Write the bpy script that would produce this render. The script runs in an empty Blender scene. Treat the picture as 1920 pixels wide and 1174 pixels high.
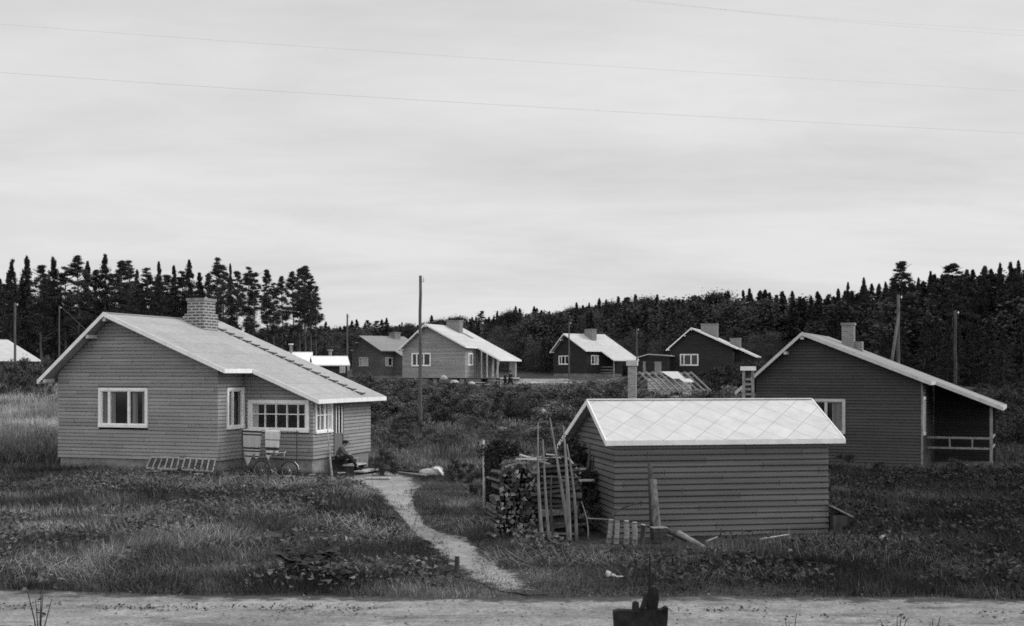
import bpy, math, random
import numpy as np

# ------------------------------------------------------------------ camera, sky, sun, exposure
sc = bpy.context.scene
F, CX, HY, CZ = 2300.0, 960.0, 700.0, 3.7          # focal length and horizon in pixels of the 1920 px picture, eye height
cam_d = bpy.data.cameras.new('camera')
cam = bpy.data.objects.new('camera', cam_d)
sc.collection.objects.link(cam)
cam.location = (0, 0, CZ)
cam.rotation_euler = (math.radians(90), 0, 0)
cam_d.sensor_width = 36.0
cam_d.lens = 36.0 * F / 1920
cam_d.shift_y = (HY - 587.0) / 1920
cam_d.clip_end = 5000
sc.camera = cam

SUN_EL, SUN_AZ = math.radians(36), math.radians(78)   # azimuth from +Y (view direction) towards +X (right)
w = bpy.data.worlds.new('World')
sc.world = w
w.use_nodes = True
nt = w.node_tree
for n in list(nt.nodes): nt.nodes.remove(n)
def wn(t, **k):
    n = nt.nodes.new(t)
    for a, b in k.items(): setattr(n, a, b)
    return n
L = nt.links.new
out = wn('ShaderNodeOutputWorld'); bg = wn('ShaderNodeBackground'); bg.inputs['Strength'].default_value = 0.1
sky = wn('ShaderNodeTexSky', sky_type='NISHITA', sun_disc=False, sun_elevation=SUN_EL, sun_rotation=SUN_AZ, dust_density=5.0)
bw = wn('ShaderNodeRGBToBW'); L(sky.outputs[0], bw.inputs[0])
geo = wn('ShaderNodeTexCoord'); sep = wn('ShaderNodeSeparateXYZ'); L(geo.outputs['Generated'], sep.inputs[0])
def wmath(op, a, b=None):
    n = wn('ShaderNodeMath', operation=op)
    for i, q in enumerate((a, b)):
        if q is None: continue
        if isinstance(q, (int, float)): n.inputs[i].default_value = q
        else: L(q, n.inputs[i])
    return n.outputs[0]
den = wmath('ADD', wmath('ABSOLUTE', sep.outputs['Z']), 0.13)
px_, py_ = wmath('DIVIDE', sep.outputs['X'], den), wmath('DIVIDE', sep.outputs['Y'], den)
cmb = wn('ShaderNodeCombineXYZ'); L(wmath('MULTIPLY', px_, 0.55), cmb.inputs[0]); L(py_, cmb.inputs[1]); cmb.inputs[2].default_value = 3.1
nz = wn('ShaderNodeTexNoise'); nz.inputs['Scale'].default_value = 1.15; nz.inputs['Detail'].default_value = 10; nz.inputs['Roughness'].default_value = 0.62
nz.inputs['Distortion'].default_value = 0.25
L(cmb.outputs[0], nz.inputs['Vector'])
mr = wn('ShaderNodeMapRange'); L(nz.outputs[0], mr.inputs[0])
mr.inputs[1].default_value = 0.32; mr.inputs[2].default_value = 0.60; mr.inputs[3].default_value = 6.75; mr.inputs[4].default_value = 8.2
back = wn('ShaderNodeMapRange'); L(sep.outputs['Y'], back.inputs[0])      # cloud brightened behind the camera, an added fill for the camera-facing walls
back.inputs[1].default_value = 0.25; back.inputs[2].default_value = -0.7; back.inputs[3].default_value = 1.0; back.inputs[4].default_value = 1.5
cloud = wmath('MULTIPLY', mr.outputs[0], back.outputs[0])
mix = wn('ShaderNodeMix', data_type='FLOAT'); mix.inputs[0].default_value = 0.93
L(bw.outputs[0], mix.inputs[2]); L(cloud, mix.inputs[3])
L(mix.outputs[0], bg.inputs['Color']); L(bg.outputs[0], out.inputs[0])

sun_d = bpy.data.lights.new('sun', 'SUN'); sun_d.energy = 2.1; sun_d.angle = math.radians(24); sun_d.color = (1, 1, 1)
sun = bpy.data.objects.new('sun', sun_d); sc.collection.objects.link(sun)
sun.rotation_euler = (math.radians(90) - SUN_EL, 0, math.pi - SUN_AZ)
sun.location = (30, 10, 30)
sc.view_settings.view_transform = 'Standard'; sc.view_settings.look = 'None'
sc.view_settings.exposure = 0.0; sc.view_settings.gamma = 1.0
sc.cycles.max_bounces = 6; sc.cycles.transparent_max_bounces = 8
sc.cycles.filter_width = 1.7
sc.cycles.use_denoising = False

# ------------------------------------------------------------------ helpers
rnd = random.Random(5)
rng = np.random.default_rng(11)
COL = sc.collection
def link(o, parent=None):
    COL.objects.link(o)
    if parent is not None: o.parent = parent
    return o
def tag(o, label=None, cat=None, group=None, kind=None):
    if label: o['label'] = label
    if cat: o['category'] = cat
    if group: o['group'] = group
    if kind: o['kind'] = kind
    return o
def thing(name, label, cat, loc=(0, 0, 0), rz=0.0, group=None):
    o = bpy.data.objects.new(name, None); o.empty_display_size = 0.3
    link(o); o.location = loc; o.rotation_euler = (0, 0, rz)
    return tag(o, label, cat, group)

def V(*a): return np.array(a, float)
class MB:
    def __init__(s): s.v = []; s.f = []
    def poly(s, pts):
        n = len(s.v); s.v += [tuple(p) for p in pts]; s.f.append(tuple(range(n, n + len(pts))))
    def prism(s, pts, ext):
        n = len(s.v); k = len(pts); e = np.array(ext, float)
        s.v += [tuple(p) for p in pts] + [tuple(np.array(p, float) + e) for p in pts]
        s.f.append(tuple(range(n, n + k))[::-1]); s.f.append(tuple(range(n + k, n + 2 * k)))
        for i in range(k):
            j = (i + 1) % k
            s.f.append((n + i, n + j, n + k + j, n + k + i))
    def box(s, x0, x1, y0, y1, z0, z1):
        s.prism([(x0, y0, z0), (x1, y0, z0), (x1, y1, z0), (x0, y1, z0)], (0, 0, z1 - z0))
    def obox(s, c, ax, ay, az):      # centre and three half-axis vectors
        c, ax, ay, az = map(lambda q: np.array(q, float), (c, ax, ay, az))
        s.prism([c - ax - ay - az, c + ax - ay - az, c + ax + ay - az, c - ax + ay - az], 2 * az)
    def beam(s, a, b, w_, h_):       # bar from a to b, w_ wide sideways, h_ tall
        a, b = np.array(a, float), np.array(b, float); d = b - a; l = np.linalg.norm(d); d /= l
        up = V(0, 0, 1) if abs(d[2]) < 0.95 else V(0, 1, 0)
        sd = np.cross(d, up); sd /= np.linalg.norm(sd); u2 = np.cross(sd, d)
        s.obox((a + b) / 2, d * l / 2, sd * w_ / 2, u2 * h_ / 2)
    def tube(s, pts, rad, n=8, cap=True, jit=0.0):
        pts = [np.array(p, float) for p in pts]; k = len(pts)
        if not hasattr(rad, '__len__'): rad = [rad] * k
        base = len(s.v); ref = None
        for i, p in enumerate(pts):
            d = pts[min(i + 1, k - 1)] - pts[max(i - 1, 0)]; d /= max(np.linalg.norm(d), 1e-9)
            if ref is None:
                ref = np.cross(d, V(0, 0, 1) if abs(d[2]) < 0.9 else V(1, 0, 0))
            ref = ref - d * ref.dot(d); ref /= max(np.linalg.norm(ref), 1e-9); b2 = np.cross(d, ref)
            for j in range(n):
                a = 2 * math.pi * j / n; rr = rad[i] * (1 + jit * (rnd.random() - .5))
                s.v.append(tuple(p + (ref * math.cos(a) + b2 * math.sin(a)) * rr))
        for i in range(k - 1):
            for j in range(n):
                j2 = (j + 1) % n
                s.f.append((base + i * n + j, base + i * n + j2, base + (i + 1) * n + j2, base + (i + 1) * n + j))
        if cap:
            s.f.append(tuple(range(base, base + n))[::-1]); s.f.append(tuple(range(base + (k - 1) * n, base + k * n)))
    def torus(s, c, R_, r_, n=28, m=6, axis='y'):
        base = len(s.v)
        for i in range(n):
            a = 2 * math.pi * i / n
            for j in range(m):
                b = 2 * math.pi * j / m
                q = (R_ + r_ * math.cos(b)); p = (q * math.cos(a), r_ * math.sin(b), q * math.sin(a))
                s.v.append((c[0] + p[0], c[1] + p[1], c[2] + p[2]))
        for i in range(n):
            for j in range(m):
                i2, j2 = (i + 1) % n, (j + 1) % m
                s.f.append((base + i * m + j, base + i2 * m + j, base + i2 * m + j2, base + i * m + j2))
    def blob(s, c, r3, n=10, m=7, jit=0.1):
        base = len(s.v)
        for i in range(m + 1):
            th = math.pi * i / m
            for j in range(n):
                a = 2 * math.pi * j / n; q = 1 + jit * (rnd.random() - .5) * 2
                s.v.append((c[0] + r3[0] * q * math.sin(th) * math.cos(a), c[1] + r3[1] * q * math.sin(th) * math.sin(a), c[2] + r3[2] * q * math.cos(th)))
        for i in range(m):
            for j in range(n):
                j2 = (j + 1) % n
                s.f.append((base + i * n + j, base + (i + 1) * n + j, base + (i + 1) * n + j2, base + i * n + j2))
    def mesh(s, name, smooth=False):
        me = bpy.data.meshes.new(name); me.from_pydata(s.v, [], s.f); me.update()
        if smooth: me.shade_smooth()
        return me
    def build(s, name, mat, parent=None, smooth=False, loc=None):
        me = s.mesh(name, smooth); me.materials.append(mat)
        o = link(bpy.data.objects.new(name, me), parent)
        if loc is not None: o.location = loc
        return o

def np_mesh(name, verts, faces, shade=None):
    """fast mesh from arrays; faces all with the same number of corners"""
    me = bpy.data.meshes.new(name); n, k = faces.shape
    me.vertices.add(len(verts)); me.vertices.foreach_set('co', np.ascontiguousarray(verts, dtype=np.float32).ravel())
    me.loops.add(n * k); me.loops.foreach_set('vertex_index', np.ascontiguousarray(faces, dtype=np.int32).ravel())
    me.polygons.add(n); me.polygons.foreach_set('loop_start', np.arange(0, n * k, k, dtype=np.int32))
    me.update(calc_edges=True)
    if shade is not None:
        ca = me.color_attributes.new('shade', 'FLOAT_COLOR', 'POINT')
        c = np.ones((len(verts), 4), np.float32); c[:, :3] = np.asarray(shade, np.float32)[:, None]
        ca.data.foreach_set('color', c.ravel())
    return me

# ------------------------------------------------------------------ materials (the photograph is black and white, so every colour is a grey)
def newmat(name):
    m = bpy.data.materials.new(name); m.use_nodes = True; t = m.node_tree
    b = t.nodes['Principled BSDF']; b.inputs['Specular IOR Level'].default_value = 0.25
    return m, t, b
def tn(t, ty, **k):
    n = t.nodes.new(ty)
    for a, b in k.items(): setattr(n, a, b)
    return n
def noise_grey(name, v, var=0.25, scale=(3, 3, 3), rough=0.85, detail=5, bump=0.0, bscale=None, second=None, shade=False, spec=0.25):
    m, t, b = newmat(name); b.inputs['Specular IOR Level'].default_value = spec
    tc = tn(t, 'ShaderNodeTexCoord'); mp = tn(t, 'ShaderNodeMapping'); mp.inputs['Scale'].default_value = scale
    t.links.new(tc.outputs['Object'], mp.inputs[0])
    nz_ = tn(t, 'ShaderNodeTexNoise'); nz_.inputs['Scale'].default_value = 1; nz_.inputs['Detail'].default_value = detail
    nz_.inputs['Roughness'].default_value = 0.6
    t.links.new(mp.outputs[0], nz_.inputs['Vector'])
    r = tn(t, 'ShaderNodeMapRange'); t.links.new(nz_.outputs[0], r.inputs[0])
    r.inputs[1].default_value = 0.3; r.inputs[2].default_value = 0.7
    r.inputs[3].default_value = v * (1 - var); r.inputs[4].default_value = v * (1 + var)
    last = r.outputs[0]
    def mul(x, y):
        q = tn(t, 'ShaderNodeMath', operation='MULTIPLY'); t.links.new(x, q.inputs[0]); t.links.new(y, q.inputs[1]); return q.outputs[0]
    if second:      # (scale3, amount) broad patches
        mp2 = tn(t, 'ShaderNodeMapping'); mp2.inputs['Scale'].default_value = second[0]; mp2.inputs['Location'].default_value = (3, 7, 1)
        t.links.new(tc.outputs['Object'], mp2.inputs[0])
        n2 = tn(t, 'ShaderNodeTexNoise'); n2.inputs['Scale'].default_value = 1; n2.inputs['Detail'].default_value = 3
        t.links.new(mp2.outputs[0], n2.inputs['Vector'])
        r2 = tn(t, 'ShaderNodeMapRange'); t.links.new(n2.outputs[0], r2.inputs[0])
        r2.inputs[1].default_value = 0.35; r2.inputs[2].default_value = 0.65
        r2.inputs[3].default_value = 1 - second[1]; r2.inputs[4].default_value = 1 + second[1]
        last = mul(last, r2.outputs[0])
    if shade:
        at = tn(t, 'ShaderNodeAttribute', attribute_name='shade'); last = mul(last, at.outputs['Fac'])
    t.links.new(last, b.inputs['Base Color'])
    b.inputs['Roughness'].default_value = rough
    if bump:
        bp = tn(t, 'ShaderNodeBump'); bp.inputs['Strength'].default_value = 1; bp.inputs['Distance'].default_value = bump
        t.links.new(nz_.outputs[0], bp.inputs['Height']); t.links.new(bp.outputs[0], b.inputs['Normal'])
    return m
def siding_mat(name, v, pitch=0.137, var=0.30):
    """painted weatherboard: a slight difference from board to board, streaks along the grain"""
    m, t, b = newmat(name)
    tc = tn(t, 'ShaderNodeTexCoord'); sp = tn(t, 'ShaderNodeSeparateXYZ'); t.links.new(tc.outputs['Object'], sp.inputs[0])
    def M(op, x, y=None):
        q = tn(t, 'ShaderNodeMath', operation=op)
        for i, z in enumerate((x, y)):
            if z is None: continue
            if isinstance(z, (int, float)): q.inputs[i].default_value = z
            else: t.links.new(z, q.inputs[i])
        return q.outputs[0]
    row = M('FLOOR', M('DIVIDE', sp.outputs['Z'], pitch))
    sraw = M('ADD', M('MULTIPLY', M('ADD', sp.outputs['X'], sp.outputs['Y']), 0.27), M('MULTIPLY', row, 0.37)); seg = M('FLOOR', sraw)
    joint = M('MULTIPLY_ADD', M('LESS_THAN', M('FRACT', sraw), 0.006), -0.55); joint.node.inputs[2].default_value = 1.0
    cb = tn(t, 'ShaderNodeCombineXYZ'); t.links.new(row, cb.inputs[0]); t.links.new(seg, cb.inputs[1])
    wnn = tn(t, 'ShaderNodeTexWhiteNoise', noise_dimensions='2D'); t.links.new(cb.outputs[0], wnn.inputs['Vector'])
    mp = tn(t, 'ShaderNodeMapping'); mp.inputs['Scale'].default_value = (1.2, 1.2, 22); t.links.new(tc.outputs['Object'], mp.inputs[0])
    nz_ = tn(t, 'ShaderNodeTexNoise'); nz_.inputs['Scale'].default_value = 1; nz_.inputs['Detail'].default_value = 5; t.links.new(mp.outputs[0], nz_.inputs['Vector'])
    mp2 = tn(t, 'ShaderNodeMapping'); mp2.inputs['Scale'].default_value = (.5, .5, .9); t.links.new(tc.outputs['Object'], mp2.inputs[0])
    n2 = tn(t, 'ShaderNodeTexNoise'); n2.inputs['Scale'].default_value = 1; n2.inputs['Detail'].default_value = 4; t.links.new(mp2.outputs[0], n2.inputs['Vector'])
    a = M('MULTIPLY_ADD', wnn.outputs['Value'], var); a.node.inputs[2].default_value = 1 - var / 2
    b_ = M('MULTIPLY_ADD', nz_.outputs[0], 0.5); b_.node.inputs[2].default_value = 0.75
    c_ = M('MULTIPLY_ADD', n2.outputs[0], 0.5); c_.node.inputs[2].default_value = 0.75
    t.links.new(M('MULTIPLY', joint, M('MULTIPLY', M('MULTIPLY', M('MULTIPLY', a, b_), c_), v)), b.inputs['Base Color'])
    b.inputs['Roughness'].default_value = 0.75
    return m
def brick_mat(name, v, mortar, sc_=1.0):
    m, t, b = newmat(name)
    tc = tn(t, 'ShaderNodeTexCoord'); sp = tn(t, 'ShaderNodeSeparateXYZ'); t.links.new(tc.outputs['Object'], sp.inputs[0])
    ad = tn(t, 'ShaderNodeMath', operation='ADD'); t.links.new(sp.outputs[0], ad.inputs[0]); t.links.new(sp.outputs[1], ad.inputs[1])
    cb = tn(t, 'ShaderNodeCombineXYZ'); t.links.new(ad.outputs[0], cb.inputs[0]); t.links.new(sp.outputs[2], cb.inputs[1])
    br = tn(t, 'ShaderNodeTexBrick'); t.links.new(cb.outputs[0], br.inputs['Vector'])
    br.inputs['Color1'].default_value = (v, v, v, 1); br.inputs['Color2'].default_value = (v * .55, v * .55, v * .55, 1)
    br.inputs['Mortar'].default_value = (mortar, mortar, mortar, 1); br.inputs['Scale'].default_value = 1 / sc_
    br.inputs['Mortar Size'].default_value = 0.016; br.inputs['Brick Width'].default_value = 0.26; br.inputs['Row Height'].default_value = 0.085
    t.links.new(br.outputs[0], b.inputs['Base Color'])
    bp = tn(t, 'ShaderNodeBump', invert=True); bp.inputs['Distance'].default_value = 0.01; t.links.new(br.outputs['Fac'], bp.inputs['Height'])
    t.links.new(bp.outputs[0], b.inputs['Normal']); b.inputs['Roughness'].default_value = 0.9
    return m
def tile_mat(name, v, line, cu, cv):
    """roofing sheet laid in large diamonds with dark joints; object X along the ridge, Z down the slope"""
    m, t, b = newmat(name)
    tc = tn(t, 'ShaderNodeTexCoord'); sp = tn(t, 'ShaderNodeSeparateXYZ'); t.links.new(tc.outputs['Object'], sp.inputs[0])
    def M(op, x, y=None):
        q = tn(t, 'ShaderNodeMath', operation=op)
        for i, z in enumerate((x, y)):
            if z is None: continue
            if isinstance(z, (int, float)): q.inputs[i].default_value = z
            else: t.links.new(z, q.inputs[i])
        return q.outputs[0]
    U_, V_ = M('DIVIDE', sp.outputs['X'], cu), M('DIVIDE', sp.outputs['Y'], cv)
    def ln(x): return M('ABSOLUTE', M('SUBTRACT', M('FRACT', x), 0.5))
    d1, d2 = ln(M('ADD', U_, V_)), ln(M('SUBTRACT', U_, V_))
    mn = M('MINIMUM', d1, d2)
    r = tn(t, 'ShaderNodeMapRange'); t.links.new(mn, r.inputs[0]); r.inputs[1].default_value = 0.006; r.inputs[2].default_value = 0.022
    r.inputs[3].default_value = line / v; r.inputs[4].default_value = 1
    n2 = tn(t, 'ShaderNodeTexNoise'); n2.inputs['Scale'].default_value = 3; n2.inputs['Detail'].default_value = 6; t.links.new(tc.outputs['Object'], n2.inputs['Vector'])
    c_ = M('MULTIPLY_ADD', n2.outputs[0], 0.4); c_.node.inputs[2].default_value = 0.8
    cb = tn(t, 'ShaderNodeCombineXYZ'); t.links.new(M('FLOOR', M('ADD', M('ADD', U_, V_), .5)), cb.inputs[0]); t.links.new(M('FLOOR', M('ADD', M('SUBTRACT', U_, V_), .5)), cb.inputs[1])
    wnn = tn(t, 'ShaderNodeTexWhiteNoise', noise_dimensions='2D'); t.links.new(cb.outputs[0], wnn.inputs['Vector'])
    e_ = M('MULTIPLY_ADD', wnn.outputs['Value'], 0.08); e_.node.inputs[2].default_value = 0.96
    t.links.new(M('MULTIPLY', M('MULTIPLY', M('MULTIPLY', r.outputs[0], c_), e_), v), b.inputs['Base Color'])
    bp = tn(t, 'ShaderNodeBump'); bp.inputs['Strength'].default_value = .8; bp.inputs['Distance'].default_value = .012; t.links.new(r.outputs[0], bp.inputs['Height']); t.links.new(bp.outputs[0], b.inputs['Normal'])
    b.inputs['Roughness'].default_value = 0.8
    return m
def felt_mat(name, v):
    """roofing felt: sheets about a metre wide, faint laps, blotchy weathering"""
    m, t, b = newmat(name)
    tc = tn(t, 'ShaderNodeTexCoord'); sp = tn(t, 'ShaderNodeSeparateXYZ'); t.links.new(tc.outputs['Object'], sp.inputs[0])
    def M(op, x, y=None):
        q = tn(t, 'ShaderNodeMath', operation=op)
        for i, z in enumerate((x, y)):
            if z is None: continue
            if isinstance(z, (int, float)): q.inputs[i].default_value = z
            else: t.links.new(z, q.inputs[i])
        return q.outputs[0]
    U_ = M('DIVIDE', sp.outputs['X'], 0.95)
    d = M('ABSOLUTE', M('SUBTRACT', M('FRACT', U_), 0.5))
    r = tn(t, 'ShaderNodeMapRange'); t.links.new(d, r.inputs[0]); r.inputs[1].default_value = 0.0; r.inputs[2].default_value = 0.035
    r.inputs[3].default_value = 0.76; r.inputs[4].default_value = 1
    wnn = tn(t, 'ShaderNodeTexWhiteNoise', noise_dimensions='2D')
    cb = tn(t, 'ShaderNodeCombineXYZ'); fl = M('FLOOR', M('ADD', U_, .5)); t.links.new(fl, cb.inputs[0])
    t.links.new(M('FLOOR', M('ADD', M('MULTIPLY', sp.outputs['Y'], 0.21), M('MULTIPLY', fl, 0.37))), cb.inputs[1]); t.links.new(cb.outputs[0], wnn.inputs['Vector'])
    n2 = tn(t, 'ShaderNodeTexNoise'); n2.inputs['Scale'].default_value = 1.7; n2.inputs['Detail'].default_value = 7; n2.inputs['Roughness'].default_value = .65; t.links.new(tc.outputs['Object'], n2.inputs['Vector'])
    c_ = M('MULTIPLY_ADD', n2.outputs[0], 0.5); c_.node.inputs[2].default_value = 0.75
    e_ = M('MULTIPLY_ADD', wnn.outputs['Value'], 0.16); e_.node.inputs[2].default_value = 0.92
    t.links.new(M('MULTIPLY', M('MULTIPLY', M('MULTIPLY', r.outputs[0], c_), e_), v), b.inputs['Base Color'])
    b.inputs['Roughness'].default_value = 0.85
    return m
def stripe_mat(name, light, dark, bands, zref):
    """woven rug: bands given as (centre, half width) in metres below the rail"""
    m, t, b = newmat(name)
    tc = tn(t, 'ShaderNodeTexCoord'); at = tn(t, 'ShaderNodeAttribute', attribute_name='shade')
    cr = tn(t, 'ShaderNodeValToRGB'); cr.color_ramp.interpolation = 'CONSTANT'
    t.links.new(at.outputs['Fac'], cr.inputs[0])
    el = cr.color_ramp.elements; el[0].position = 0; el[0].color = (light,) * 3 + (1,); el[1].position = 0.999; el[1].color = (light,) * 3 + (1,)
    for c, h in bands:
        e = el.new(c - h); e.color = (dark,) * 3 + (1,)
        e = el.new(c + h); e.color = (light,) * 3 + (1,)
    n2 = tn(t, 'ShaderNodeTexNoise'); n2.inputs['Scale'].default_value = 30; t.links.new(tc.outputs['Object'], n2.inputs['Vector'])
    mx = tn(t, 'ShaderNodeMix', data_type='RGBA', blend_type='MULTIPLY'); mx.inputs[0].default_value = .6
    t.links.new(cr.outputs[0], mx.inputs[6]); t.links.new(n2.outputs[0], mx.inputs[7]); t.links.new(mx.outputs[2], b.inputs['Base Color'])
    b.inputs['Roughness'].default_value = 0.95
    return m

M_side1 = siding_mat('weatherboard_mid', 0.27)
M_sideC = siding_mat('weatherboard_pale', 0.30)
M_sideB = siding_mat('weatherboard_brown', 0.11)
M_sideD = siding_mat('weatherboard_tarred_and_shaded', 0.032)
M_sideR = siding_mat('weatherboard_dark', 0.062)
M_shed = siding_mat('shed_board', 0.128, var=0.38)
M_white = noise_grey('white_trim', 0.82, 0.12, (4, 4, 4), 0.6)
M_trim = noise_grey('grey_trim', 0.5, 0.15, (4, 4, 4), 0.7)
M_felt = felt_mat('roofing_felt', 0.36)
M_feltW = felt_mat('pale_roofing', 0.50)
M_feltD = felt_mat('dull_roofing', 0.24)
M_tile = tile_mat('diamond_roofing', 0.56, 0.36, .73, .83)
M_conc = noise_grey('concrete', 0.22, 0.25, (5, 5, 5), 0.9, second=((.7, .7, 2), .2))
M_brick = brick_mat('brick', 0.13, 0.40, 1.45)
M_brickD = brick_mat('far_brick', 0.22, 0.30)
M_glass, _t, _b = newmat('window_glass'); _b.inputs['Base Color'].default_value = (.012, .012, .012, 1); _b.inputs['Roughness'].default_value = 0.08; _b.inputs['Specular IOR Level'].default_value = 0.45
M_curt = noise_grey('curtain', 0.16, 0.35, (14, 14, .6), 0.9)
M_curtW = noise_grey('pale_curtain', 0.42, 0.25, (14, 14, .6), 0.9)
M_dark = noise_grey('dark_opening', 0.012, 0.2, (2, 2, 2), 0.9)
M_door = noise_grey('door_wood', 0.14, 0.2, (12, 12, 1), 0.7)
M_wood = noise_grey('weathered_wood', 0.24, 0.4, (9, 9, 2.5), 0.9)
M_woodL = noise_grey('pale_wood', 0.42, 0.25, (9, 9, 3), 0.85)
M_woodD = noise_grey('dark_wood', 0.055, 0.5, (8, 8, 3), 0.9)
M_blackw = noise_grey('tarred_wood', 0.022, 0.8, (8, 8, 6), 0.95, bump=.01)
M_bark = noise_grey('pole_bark', 0.10, 0.4, (6, 6, 1.5), 0.9)
M_barkt = noise_grey('tree_bark', 0.10, 0.4, (3, 3, .8), 0.95)
def log_mat(name, lo, hi):
    m = noise_grey(name, 1.0, .45, (16, 16, 16), .95); t = m.node_tree; b = t.nodes['Principled BSDF']; l = b.inputs['Base Color'].links[0]; src = l.from_socket
    oi = t.nodes.new('ShaderNodeObjectInfo'); pw = t.nodes.new('ShaderNodeMath'); pw.operation = 'POWER'; pw.inputs[1].default_value = 2.6; t.links.new(oi.outputs['Random'], pw.inputs[0])
    mp = t.nodes.new('ShaderNodeMapRange'); t.links.new(pw.outputs[0], mp.inputs[0]); mp.inputs[3].default_value = lo; mp.inputs[4].default_value = hi
    mu = t.nodes.new('ShaderNodeMath'); mu.operation = 'MULTIPLY'; t.links.new(src, mu.inputs[0]); t.links.new(mp.outputs[0], mu.inputs[1]); t.links.new(mu.outputs[0], b.inputs['Base Color']); return m
M_logside = noise_grey('split_log', 0.10, 0.7, (9, 9, 9), 0.95)
M_logend = log_mat('sawn_log_end', .035, .42)
M_logbark = noise_grey('rough_bark', 0.13, .75, (14, 14, 5), .95, bump=.02)
M_slab = log_mat('slab_wood', .04, .28)
M_polew = noise_grey('peeled_pole', .17, .5, (9, 9, 2.2), .9)
M_birch = noise_grey('birch_bark', 0.22, 0.85, (5, 5, 14), 0.8)
M_stone = noise_grey('pale_stone', 0.45, 0.3, (6, 6, 6), 0.9, bump=.02)
M_sack = noise_grey('sackcloth', 0.38, 0.3, (6, 6, 6), 0.95, bump=.02)
M_steel = noise_grey('painted_steel', 0.03, 0.3, (9, 9, 9), 0.35, spec=.6)
M_chrome = noise_grey('bright_metal', 0.5, 0.1, (9, 9, 9), 0.25, spec=.8)
M_rubber = noise_grey('rubber', 0.02, 0.2, (9, 9, 9), 0.9)
M_cable = noise_grey('cable', 0.6, 0.1, (1, 1, 1), 0.6)
M_spruce = noise_grey('spruce_needles', 0.048, 0.5, (.5, .5, .5), 0.9, spec=.1)
M_pine = noise_grey('pine_needles', 0.058, 0.5, (.5, .5, .5), 0.9, spec=.1)
M_leaf = noise_grey('broad_leaves', 0.095, 0.4, (.5, .5, .5), 0.9, spec=.15)
M_leafD = noise_grey('dark_leaves', 0.045, 0.4, (.5, .5, .5), 0.9, spec=.1)
M_bush = noise_grey('willow_leaves', 0.092, 0.25, (.3, .3, .3), 0.9, spec=.15, shade=True)
M_wild = noise_grey('forest_leaves', 0.058, 0.25, (.05, .05, .05), 0.9, spec=.1, shade=True)
M_grass = noise_grey('grass_blades', 0.098, 0.25, (.35, .35, .35), 0.85, spec=.2, shade=True, second=((.13, .13, .13), .3))
M_hay = noise_grey('old_hay', 0.045, 0.4, (2, 2, 2), 0.95)
M_ground = noise_grey('ground_soil', 0.06, 0.45, (1.3, 1.3, 1.3), 0.98, detail=8, second=((.12, .12, .12), .3), spec=.05)
M_path = noise_grey('trodden_sand', 0.30, 0.16, (2.2, 2.2, 2.2), 0.98, detail=9, bump=.02, second=((.5, .5, .5), .12), spec=.05)
M_road = noise_grey('dirt_road', 0.25, 0.25, (2.2, 2.6, 2), 0.98, detail=10, bump=.02, second=((.45, .9, 1), .18), spec=.05)
def grain(m, sc1, amt, patches=None):
    t = m.node_tree; b = t.nodes['Principled BSDF']; src = b.inputs['Base Color'].links[0].from_socket; tc = t.nodes.new('ShaderNodeTexCoord')
    for (scl, lo, hi, a, c) in [((sc1,) * 3, .35, .65, 1 - amt, 1 + amt * .6)] + (patches or []):
        mp = t.nodes.new('ShaderNodeMapping'); mp.inputs['Scale'].default_value = scl; t.links.new(tc.outputs['Object'], mp.inputs[0])
        n = t.nodes.new('ShaderNodeTexNoise'); n.inputs['Scale'].default_value = 1; n.inputs['Detail'].default_value = 6; n.inputs['Roughness'].default_value = .7; t.links.new(mp.outputs[0], n.inputs['Vector'])
        r = t.nodes.new('ShaderNodeMapRange'); t.links.new(n.outputs[0], r.inputs[0]); r.inputs[1].default_value = lo; r.inputs[2].default_value = hi; r.inputs[3].default_value = a; r.inputs[4].default_value = c
        q = t.nodes.new('ShaderNodeMath'); q.operation = 'MULTIPLY'; t.links.new(src, q.inputs[0]); t.links.new(r.outputs[0], q.inputs[1]); src = q.outputs[0]
    t.links.new(src, b.inputs['Base Color'])
grain(M_path, 14, .22, [((1.6, 4.5, 1), .60, .68, 1, .7)])
grain(M_road, 22, .45, [((.5, 1.7, 1), .54, .66, 1.05, .62), ((3, 4, 1), .62, .68, 1, .4)])
def soil_edge(m, soil, w0, w1):
    # worn sand thins out into bare soil towards the edge, in irregular tongues
    t = m.node_tree; b = t.nodes['Principled BSDF']; src = b.inputs['Base Color'].links[0].from_socket; tc = t.nodes.new('ShaderNodeTexCoord')
    n = t.nodes.new('ShaderNodeTexNoise'); n.inputs['Scale'].default_value = 2.6; n.inputs['Detail'].default_value = 8; n.inputs['Roughness'].default_value = .68; t.links.new(tc.outputs['Object'], n.inputs['Vector'])
    at = t.nodes.new('ShaderNodeAttribute'); at.attribute_name = 'shade'
    a = t.nodes.new('ShaderNodeMath'); a.operation = 'MULTIPLY_ADD'; t.links.new(n.outputs[0], a.inputs[0]); a.inputs[1].default_value = 1.5; t.links.new(at.outputs['Fac'], a.inputs[2])
    r = t.nodes.new('ShaderNodeMapRange'); r.interpolation_type = 'SMOOTHSTEP'; t.links.new(a.outputs[0], r.inputs[0]); r.inputs[1].default_value = w0; r.inputs[2].default_value = w1; r.inputs[3].default_value = 0; r.inputs[4].default_value = 1
    mx = t.nodes.new('ShaderNodeMix'); mx.data_type = 'FLOAT'; t.links.new(r.outputs[0], mx.inputs[0]); mx.inputs[2].default_value = soil; t.links.new(src, mx.inputs[3]); t.links.new(mx.outputs[0], b.inputs['Base Color'])
soil_edge(M_path, .055, .78, 1.08)
soil_edge(M_road, .07, .85, 1.15)
grain(M_ground, 9, .5)
grain(M_conc, 12, .25)
grain(M_felt, 7, .16)
M_gravel = noise_grey('gravel', 0.26, 0.7, (2, 2, 2), 0.98, detail=9, spec=.05)
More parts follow.
